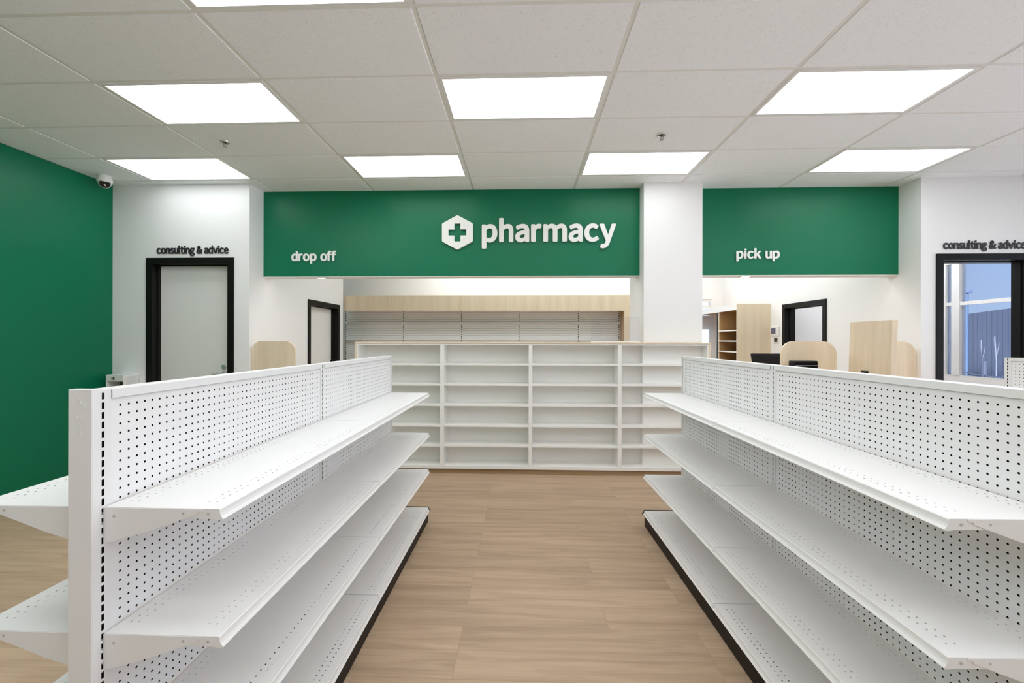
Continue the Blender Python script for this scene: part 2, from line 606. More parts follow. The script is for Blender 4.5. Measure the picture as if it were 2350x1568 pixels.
def window_y(name, x0, x1, y, z0, z1, bars_x=(), bars_z=()):
    fb = MB()
    t, d = 0.05, 0.07
    fb.box(x0, x0 + t, y, y + d, z0, z1).box(x1 - t, x1, y, y + d, z0, z1)
    fb.box(x0 + t, x1 - t, y, y + d, z0, z0 + t).box(x0 + t, x1 - t, y, y + d, z1 - t, z1)
    for b in bars_x:
        fb.box(b - 0.03, b + 0.03, y, y + d, z0 + t, z1 - t)
    for b in bars_z:
        fb.box(x0 + t, x1 - t, y + 0.005, y + d - 0.005, b - 0.03, b + 0.03)
    o = struct(name, fb, M['plastic_w'])
    part('pane', MB().box(x0 + 0.01, x1 - 0.01, y + 0.03, y + 0.036, z0 + 0.01, z1 - 0.01), M['glass'], o)
    return o
def window_x(name, y0, y1, x, z0, z1, bars_y=(), bars_z=(), t=0.05, g='glass'):
    fb = MB()
    d = 0.09
    fb.box(x, x + d, y0, y0 + t, z0, z1).box(x, x + d, y1 - t, y1, z0, z1)
    fb.box(x, x + d, y0 + t, y1 - t, z0, z0 + t).box(x, x + d, y0 + t, y1 - t, z1 - t, z1)
    for b, w in bars_y:
        fb.box(x - 0.012, x + d, b - w, b + w, z0 + t, z1 - t)
    for b in bars_z:
        fb.box(x + 0.004, x + d - 0.004, y0 + t, y1 - t, b - 0.028, b + 0.028)
    o = struct(name, fb, M['plastic_w'])
    part('pane', MB().box(x + 0.04, x + 0.046, y0 + 0.01, y1 - 0.01, z0 + 0.01, z1 - 0.01), M[g], o)
    return o
window_x('window_1', 5.25, 7.30, XR, 0.93, 2.80, [(7.094, 0.062)], [2.115], 0.035, 'dim_view')
window_y('window_2', 2.30, 3.02, YF + 0.02, 0.9, 2.76, (), (2.03,))
window_y('window_3', 3.30, 4.24, YF + 0.02, 0.9, 2.43, (), (2.27,))
window_x('window_4', -5.2, -0.5, XR, 0.2, 3.1, [(-3.6, 0.03), (-2.1, 0.03)], [2.1])  # unseen shop windows, added for daylight from the right
window_x('window_5', -0.2, 4.6, XR, 0.2, 3.1, [(1.4, 0.03), (3.0, 0.03)], [2.1])

# ---------------------------------------------------------------- doors (black steel frames)
def door_y(name, x0, x1, zt, y, wt, leaf, fw=0.072):
    """frame around an opening in a wall along x; leaf: None or (offset of the panel from the wall face)"""
    fb = MB()
    p = 0.016
    fb.prism([(x0, 0), (x0, zt), (x1, zt), (x1, 0), (x1 - fw, 0), (x1 - fw, zt - fw), (x0 + fw, zt - fw), (x0 + fw, 0)], y - p, y + 0.06, 'y')
    s = 0.012
    a, b, c = x0 + fw + s, x1 - fw - s, zt - fw - s
    fb.prism([(x0 + 0.02, 0), (x0 + 0.02, zt - 0.02), (x1 - 0.02, zt - 0.02), (x1 - 0.02, 0), (b, 0), (b, c), (a, c), (a, 0)], y + 0.06, y + wt + 0.012, 'y')
    d = struct(name, fb, M['frame'])
    if leaf is not None:
        part('leaf', MB().box(a - 0.005, b + 0.005, y + leaf, y + leaf + 0.045, 0.008, c), M['door'], d)
    return d
d1 = door_y('door_1', -4.425, -3.372, 2.476, YB, 0.14, 0.10)
hx, hz, hy = -3.56, 1.105, YB + 0.10
hb = MB()
hb.cyl((hx, hy, hz), 0.031, -0.012, 'y', 24)
hb.cyl((hx, hy - 0.012, hz), 0.012, -0.045, 'y', 16)
hb.tube([(hx, hy - 0.052, hz), (hx - 0.04, hy - 0.056, hz), (hx - 0.115, hy - 0.05, hz - 0.004)], 0.0105, 10)
hb.cyl((hx, hy, hz + 0.085), 0.026, -0.014, 'y', 20)
part('handle', hb, M['chrome'], d1, smooth=True, label='chrome lever handle')
d3 = door_y('door_3', 4.598, 5.655, 2.485, YR, 0.14, None)

def door_x(name, y0, y1, zt, x, wt, leaf, sgn, fw=0.072):
    fb = MB()
    p = 0.016
    lo, hi = sorted((x + sgn * p, x - sgn * 0.06))
    fb.prism([(y0, 0), (y0, zt), (y1, zt), (y1, 0), (y1 - fw, 0), (y1 - fw, zt - fw), (y0 + fw, zt - fw), (y0 + fw, 0)], lo, hi, 'x')
    s = 0.012
    a, b, c = y0 + fw + s, y1 - fw - s, zt - fw - s
    lo, hi = sorted((x - sgn * 0.06, x - sgn * (wt + 0.012)))
    fb.prism([(y0 + 0.02, 0), (y0 + 0.02, zt - 0.02), (y1 - 0.02, zt - 0.02), (y1 - 0.02, 0), (b, 0), (b, c), (a, c), (a, 0)], lo, hi, 'x')
    d = struct(name, fb, M['frame'])
    if leaf is not None:
        lo, hi = sorted((x - sgn * leaf, x - sgn * (leaf + 0.045)))
        part('leaf', MB().box(lo, hi, a - 0.005, b + 0.005, 0.008, c), M['door'], d)
    return d
door_x('door_2', 6.21, 7.30, 2.12, -3.19, 0.14, 0.105, 1)
door_x('door_4', 6.34, 7.38, 2.128, 4.44, 0.14, None, -1)

# ================================================================== CEILING LIGHTS
lp = MB()
w2, d2, b2 = CW / 2 - 0.0135, CD / 2 - 0.0135, 0.0385 - 0.0
iw, idp = CW / 2 - 0.0385, CD / 2 - 0.0388
o8 = [(-w2, -d2), (w2, -d2), (w2, d2), (-w2, d2)]
i8 = [(-iw, -idp), (iw, -idp), (iw, idp), (-iw, idp)]
vs = [(x, y, 0.0) for x, y in o8] + [(x, y, -0.002) for x, y in i8] + [(x, y, 0.010) for x, y in o8] + [(x, y, 0.003) for x, y in i8]
fs = []
for k in range(4):
    n = (k + 1) % 4
    fs += [(k, n, 4 + n, 4 + k), (8 + k, 8 + n, n, k), (4 + k, 4 + n, 12 + n, 12 + k)]
fr_me = MB().add(vs, fs).mesh('frame', M['panel_frame'])
df_me = {}
for key in ('lamp', 'lamp_low', 'lamp_high'):
    df_me[key] = MB().add([(-iw, -idp, 0.002), (iw, -idp, 0.002), (iw, idp, 0.002), (-iw, idp, 0.002)], [(0, 3, 2, 1)]).mesh('diffuser', M[key], recalc=False)
LABEL = {
    (1, 0): 'square-edged white ceiling light panel in the second row, leftmost of its three',
    (3, 0): 'white ceiling light panel straight in front of the pharmacy lettering, middle of three',
    (5, 0): 'white ceiling light panel in the second row, rightmost of its three',
    (2, -2): 'white ceiling light panel nearest the viewer, cut off by the top of the photo',
    (0, 2): 'white ceiling light panel above the left consulting door, beside the security camera',
    (2, 2): 'white ceiling light panel in the row by the wall, above the drop off lettering',
    (4, 2): 'white ceiling light panel closest to the white pillar, beside a sprinkler',
    (6, 2): 'white ceiling light panel in the row by the wall, above the pick up lettering',
}
for (i, j) in sorted(lights_at):
    x, y = cell(i, j)
    if (i, j) in LABEL:
        lab, g = LABEL[(i, j)], 'ceiling light panels in the shop'
    elif j >= 4:
        lab, g = 'added unseen ceiling light panel brightening the rooms behind the green header', 'added light panels behind the header'
    else:
        lab, g = 'white ceiling light panel overhead, outside the photo', 'ceiling light panels outside the photo'
    t = thing('ceiling_light', lab, 'ceiling light', (x + CW / 2, y + CD / 2, H), 0, g)
    link('frame', fr_me, t)
    link('diffuser', df_me['lamp_low' if j == 2 else 'lamp_high' if i in (0, 1) and j in (-2, 0) else 'lamp'], t)

def downlight(x, y, z, lab):
    t = thing('downlight', lab, 'downlight', (x, y, z), 0, 'downlights under the green headers')
    part('trim_ring', MB().lathe((0, 0, 0), [(0.062, 0.0), (0.060, -0.005), (0.047, -0.006), (0.045, -0.001)], 32), M['plastic_w'], t, smooth=True)
    part('lens', MB().cyl((0, 0, -0.0045), 0.045, 0.004, 'z', 28), M['spot'], t)
downlight(-2.50, 5.205, 2.288, 'small round lit downlight under the header below the drop off lettering')
downlight(2.70, 5.235, 2.294, 'small round lit downlight under the header below the pick up lettering')

def sprinkler(x, y, lab):
    t = thing('sprinkler', lab, 'sprinkler', (x, y, H), 0, 'sprinklers in the ceiling')
    part('escutcheon', MB().lathe((0, 0, 0), [(0.042, 0.0), (0.041, -0.004), (0.032, -0.010), (0.026, -0.003)], 28), M['chrome'], t, smooth=True)
    part('cup', MB().cyl((0, 0, -0.005), 0.026, 0.002, 'z', 24), M['dark'], t)
    b = MB().cyl((0, 0, -0.018), 0.013, 0.016, 'z', 16)
    b.tube([(0.012, 0, -0.016), (0.016, 0, -0.030), (0.004, 0, -0.046)], 0.0028, 8)
    b.tube([(-0.012, 0, -0.016), (-0.016, 0, -0.030), (-0.004, 0, -0.046)], 0.0028, 8)
    b.cyl((0, 0, -0.046), 0.003, 0.030, 'z', 10)
    part('body', b, M['chrome_dark'], t, smooth=True)
    dfl = MB().cyl((0, 0, -0.050), 0.008, 0.004, 'z', 14)
    for k in range(10):
        a = 2 * PI * k / 10
        dfl.prism([(0.006 * math.cos(a - .25), 0.006 * math.sin(a - .25)), (0.018 * math.cos(a - .16), 0.018 * math.sin(a - .16)),
                   (0.018 * math.cos(a + .16), 0.018 * math.sin(a + .16)), (0.006 * math.cos(a + .25), 0.006 * math.sin(a + .25))], -0.0495, -0.047, 'z')
    part('deflector', dfl, M['chrome_dark'], t)
sprinkler(-2.743, 3.822, 'chrome sprinkler head in the ceiling between the two left light panels')
sprinkler(1.231, 3.801, 'chrome sprinkler head in the ceiling in front of the white pillar')

# security camera (turret) on the ceiling in the left corner
t = thing('security_camera', 'white dome security camera with dark lens face in the corner by the green wall', 'security camera', (-4.66, 4.58, H))
part('base', MB().lathe((0, 0, 0), [(0.060, 0.0), (0.064, -0.006), (0.064, -0.028), (0.070, -0.040), (0.072, -0.060), (0.064, -0.075)], 36), M['plastic_w'], t, smooth=True)
ball = MB().lathe((0, 0, 0), [(0.001, 0.058), (0.025, 0.053), (0.044, 0.040), (0.056, 0.020), (0.058, 0.0), (0.056, -0.018), (0.050, -0.030)], 36)
face = MB().lathe((0, 0, 0), [(0.0485, -0.029), (0.046, -0.036), (0.030, -0.040), (0.001, -0.041)], 36)
aim = Vector((0.70, -0.60, -0.52)).normalized()
q = (-aim).to_track_quat('Z', 'Y').to_euler()
bo = part('eyeball', ball, M['plastic_w'], t, smooth=True, loc=(0.004, -0.004, -0.078), rot=q)
part('lens_face', face, M['dark'], bo, smooth=True, label='round black lens face')
part('lens', MB().lathe((0, -0.014, 0), [(0.010, -0.039), (0.010, -0.043), (0.001, -0.044)], 20), M['chrome'], bo, smooth=True)

# ================================================================== GONDOLA SHELVING
LEN = 2.438
BAY = LEN / 2
TH = 0.057          # thickness of the run between its two slotted faces
P = 0.0254

def peg_mesh(w, h):
    """white board with a square grid of round holes; local x = 0 is the face, y along, z up"""
    nu, nv = int((w - 0.006) / P), int((h - 0.006) / P)
    mu, mv = (w - nu * P) / 2, (h - nv * P) / 2
    v, f, mi = [], [], []
    NU = 2 * nu + 1
    for j in range(2 * nv + 1):
        for i in range(NU):
            v.append((0, mu + i * P / 2, mv + j * P / 2))
    R = 0.0034
    for b in range(nv):
        for a in range(nu):
            cy, cz = mu + (a + 0.5) * P, mv + (b + 0.5) * P
            I, J = 2 * a, 2 * b
            ring = [(I + 2, J + 1), (I + 2, J + 2), (I + 1, J + 2), (I, J + 2), (I, J + 1), (I, J), (I + 1, J), (I + 2, J)]
            ring = [j * NU + i for i, j in ring]
            o = len(v)
            for k in range(8):
                t = k * PI / 4
                v.append((0, cy + R * math.cos(t), cz + R * math.sin(t)))
            for k in range(8):
                t = k * PI / 4
                v.append((-0.004, cy + R * math.cos(t), cz + R * math.sin(t)))
            for k in range(8):
                n = (k + 1) % 8
                f.append((ring[k], ring[n], o + n, o + k))
                mi.append(0)
                f.append((o + k, o + n, o + 8 + n, o + 8 + k))
                mi.append(1)
    # margins
    def q(y0, y1, z0, z1):
        o = len(v)
        v.extend([(0, y0, z0), (0, y1, z0), (0, y1, z1), (0, y0, z1)])
        f.append((o, o + 1, o + 2, o + 3))
        mi.append(0)
    q(0, mu, 0, h); q(w - mu, w, 0, h); q(mu, w - mu, 0, mv); q(mu, w - mu, h - mv, h)
    me = bpy.data.meshes.new('back_panel')
    me.from_pydata(v, [], f)
    me.materials.append(M['peg']); me.materials.append(M['hole_shade'])
    me.polygons.foreach_set('material_index', mi)
    me.update()
    return me

def upright_mesh(h):
    """slotted post, aisle face at x = 0, other face at x = -TH, centred on y = 0"""
    b = MB()
    hw = 0.0225
    n = int((h - 0.10) / P)
    for x in (0.0, -TH):
        for (y0, y1) in ((-hw, -0.0035), (0.0035, hw)):
            b.add([(x, y0, 0), (x, y1, 0), (x, y1, h), (x, y0, h)], [(0, 1, 2, 3)])
        z = h - 0.006
        b.add([(x, -.0035, z), (x, .0035, z), (x, .0035, h), (x, -.0035, h)], [(0, 1, 2, 3)])
        for k in range(n):
            b.add([(x, -.0035, z - P), (x, .0035, z - P), (x, .0035, z - 0.0175), (x, -.0035, z - 0.0175)], [(0, 1, 2, 3)])
            z -= P
        b.add([(x, -.0035, 0), (x, .0035, 0), (x, .0035, z), (x, -.0035, z)], [(0, 1, 2, 3)])
    b.add([(0, -hw, 0), (-TH, -hw, 0), (-TH, -hw, h), (0, -hw, h)], [(0, 1, 2, 3)])
    b.add([(0, hw, 0), (-TH, hw, 0), (-TH, hw, h), (0, hw, h)], [(0, 1, 2, 3)])
    b.add([(0, -hw, h), (-TH, -hw, h), (-TH, hw, h), (0, hw, h)], [(0, 1, 2, 3)])
    b.k = 1
    b.box(-TH + 0.010, -0.010, -hw + 0.002, hw - 0.002, 0.02, h - 0.03)  # near-black box: shade inside the hollow post, put in as colour
    return b.mesh('upright', [M['metal'], M['hole_shade']], recalc=False)

def deck(b, x0, x1, L, z, holes, r=0.0022, pitch=P, slot=1.0):
    """flat sheet x0..x1 by 0..L at z with rows of small holes at x positions in holes"""
    rows = sorted(holes)
    hw = 0.0085
    x = x0
    nu = int((L - 0.05) / pitch)
    m = (L - nu * pitch) / 2
    for hx_ in rows:
        a, c = hx_ - hw, hx_ + hw
        if a > x:
            b.add([(x, 0, z), (a, 0, z), (a, L, z), (x, L, z)], [(0, 1, 2, 3)])
        b.add([(a, 0, z), (c, 0, z), (c, m, z), (a, m, z)], [(0, 1, 2, 3)])
        b.add([(a, L - m, z), (c, L - m, z), (c, L, z), (a, L, z)], [(0, 1, 2, 3)])
        vs, fs = [], []
        for k in range(2 * nu + 1):
            yy = m + k * pitch / 2
            vs += [(a, yy, z), (hx_, yy, z), (c, yy, z)]
        for k in range(nu):
            cy = m + (k + 0.5) * pitch
            g = lambda i, j: (2 * k + j) * 3 + i
            ring = [g(2, 1), g(2, 2), g(1, 2), g(0, 2), g(0, 1), g(0, 0), g(1, 0), g(2, 0)]
            o = len(vs)
            for s_ in range(8):
                t_ = s_ * PI / 4
                vs.append((hx_ + r * math.cos(t_), cy + r * slot * math.sin(t_), z))
            for s_ in range(8):
                n_ = (s_ + 1) % 8
                fs.append((ring[s_], ring[n_], o + n_, o + s_))
        b.add(vs, fs)
        x = c
    b.add([(x, 0, z), (x1, 0, z), (x1, L, z), (x, L, z)], [(0, 1, 2, 3)])

def shelf_mesh(D, base=False):
    """shelf with a concave price-rail nose; x = 0 at the back panel, y 0..L, top at z = 0"""
    L = BAY - 0.004
    b = MB()
    if base:
        deck(b, 0.004, D, L, 0, [D - 0.066, D - 0.040], 0.0030)
    else:
        deck(b, 0.004, D, L, 0, [0.030, 0.052, D - 0.062, D - 0.040], 0.0024, slot=1.3)
    nose = [(D, 0), (D + 0.0022, -0.0022), (D + 0.0026, -0.0060), (D + 0.0036, -0.0125), (D + 0.0062, -0.0190), (D + 0.0110, -0.0245),
            (D + 0.0128, -0.0262), (D + 0.0120, -0.0285), (D + 0.0085, -0.0300), (D - 0.004, -0.0290), (D - 0.012, -0.0270)]
    n = len(nose)
    vs = [(x, 0, z) for x, z in nose] + [(x, L, z) for x, z in nose]
    b.add(vs, [(i, i + 1, n + i + 1, n + i) for i in range(n - 1)])
    # end flanges follow the nose and run back under the deck
    for y in (0.0, L):
        poly = [(0.006, 0.0)] + nose + [(0.20, -0.0265), (0.006, -0.0265)]
        b.add([(x, y, z) for x, z in poly], [tuple(range(len(poly)))])
    me = b.mesh('shelf', [M['metal']], recalc=False)
    return me

def bracket_mesh(D):
    """plate that hooks into the post; lies just inside a shelf end"""
    b = MB()
    T = 0.0014
    poly = [(0.001, -0.0015), (D - 0.043, -0.0015), (D - 0.043, -0.0085), (D - 0.054, -0.0085), (D - 0.057, -0.0145),
            (D - 0.10, -0.0300), (0.10, -0.0690), (0.02, -0.0915), (0.001, -0.0940)]
    b.prism(poly, 0.0, T, 'y')
    for z in (-0.020, -0.0454, -0.0750):
        b.box(-0.012, 0.002, 0.0, T, z - 0.006, z + 0.006)
    b.k = 1
    for (x, z, r) in ((0.030, -0.024, 0.0040), (D - 0.095, -0.0135, 0.0038)):
        b.cyl((x, -0.0003, z), r, T + 0.0006, 'y', 14)
    b.cyl((D - 0.028, 0.0004, -0.0140), 0.0036, 0.0012, 'y', 14)
    return b.mesh('bracket', [M['metal'], M['slat_gap']])

def gondola(root, D, zs, zb, ztop, near_y, side_detail=True):
    up = upright_mesh(ztop - 0.001)
    peg = peg_mesh(BAY - 0.046, ztop - 0.022 - 0.125)
    for y in (0.0, BAY, LEN):
        link('upright', up, root, (0, y, 0))
    cap_b = MB()
    LB = BAY - 0.046
    cap_b.prism([(0.003, -0.024), (0.003, 0.0), (-TH - 0.003, 0.0), (-TH - 0.003, -0.024), (-TH - 0.0018, -0.024), (-TH - 0.0018, -0.0015), (0.0018, -0.0015), (0.0018, -0.024)], 0.0, LB, 'y')
    cap = cap_b.mesh('top_rail', M['metal'])
    hole_shade = MB().box(-TH + 0.012, -0.012, 0, LB, 0.01, ztop - 0.03).mesh('hollow_shade_board', M['hole_shade'])  # near-black filler, its colour stands for shade inside the hollow run
    for y in (0.0230, BAY + 0.0230):
        link('top_rail', cap, root, (0, y, ztop))
        link('hollow_shade_board', hole_shade, root, (0, y, 0))
        link('back_panel', peg, root, (-0.003, y, 0.122))
        link('back_panel', peg, root, (-TH + 0.003, y + BAY - 0.046, 0.122), (0, 0, PI))
    sh, bs, br = shelf_mesh(D), shelf_mesh(D, True), bracket_mesh(D)
    kick = MB().box(D - 0.004, D, 0, BAY - 0.003, 0.003, zb - 0.020).mesh('kick_plate', M['black'])
    eb = MB()
    D2 = D
    eb.prism([(0.0, 0.004 - 0.0), (D2 + 0.004, 0.004), (D2 + 0.0085, -0.012), (D2 + 0.019, -0.026), (D2 + 0.016, -0.034), (D2 - 0.02, -0.034), (D2 - 0.012, -0.052), (D2 - 0.012, -zb + 0.002), (0.0, -zb + 0.002)], 0, 0.005, 'y')
    ends = eb.mesh('base_end', M['black'])
    for side in (0, 1):
        for k in (0, 1):
            def put(nm, me, x, y, z, par=root):
                if side == 0:
                    return link(nm, me, par, (x, y, z))
                return link(nm, me, par, (-TH - x, 2 * 0 + LEN - y, z), (0, 0, PI))
            y0 = k * BAY + 0.002
            for z in zs:
                s = put('shelf', sh, 0, y0, z)
                link('bracket', br, s, (0, -0.0016, 0))
                link('bracket', br, s, (0, BAY - 0.004 + 0.0002, 0))
            put('base_deck', bs, 0, y0, zb)
            put('kick_plate', kick, 0, y0 - 0.0005, 0)
        for y in (-0.0045, LEN - 0.0005):
            if side == 0:
                link('base_end', ends, root, (0, y, zb))
            else:
                link('base_end', ends, root, (-TH, LEN - y, zb), (0, 0, PI))

gl = thing('gondola_shelving', 'white pegboard gondola shelving run left of the aisle with an embossed end post', 'store shelving', (-1.1040, 1.082, 0), -0.005, 'white gondola runs')
gondola(gl, 0.313, (1.076, 0.742, 0.437), 0.119, 1.385, 0)
gr = thing('gondola_shelving', 'white pegboard gondola shelving run right of the aisle, nearest the viewer', 'store shelving', (1.308, 3.505, 0), PI + 0.014, 'white gondola runs')
gondola(gr, 0.305, (1.088, 0.752, 0.422), 0.126, 1.388, 0)
gf = thing('gondola_shelving', 'white pegboard gondola end in front of the right consulting doorway, beyond the right run', 'store shelving', (3.785, 3.44, 0), PI, 'white gondola runs')
gondola(gf, 0.305, (1.088, 0.752, 0.422), 0.126, 1.388, 0)

# end trim of the left run
EC = 0.0325
eb = MB()
eb.prism([(-TH - 0.003, 0.004), (-TH - 0.003, 1.3905), (0.003, 1.3905), (0.003, 0.004)], -EC, -EC + 0.003, 'y')
eb.box(-TH - 0.003, -TH - 0.0005, -EC + 0.003, -0.012, 0.004, 1.3905)
eb.box(0.0005, 0.003, -EC + 0.003, -0.012, 0.004, 1.3905)
eb.box(-TH - 0.0005, 0.0005, -EC + 0.003, -0.012, 1.388, 1.3905)
end_trim = part('end_trim', eb, M['metal'], gl, bevel=0.0012)

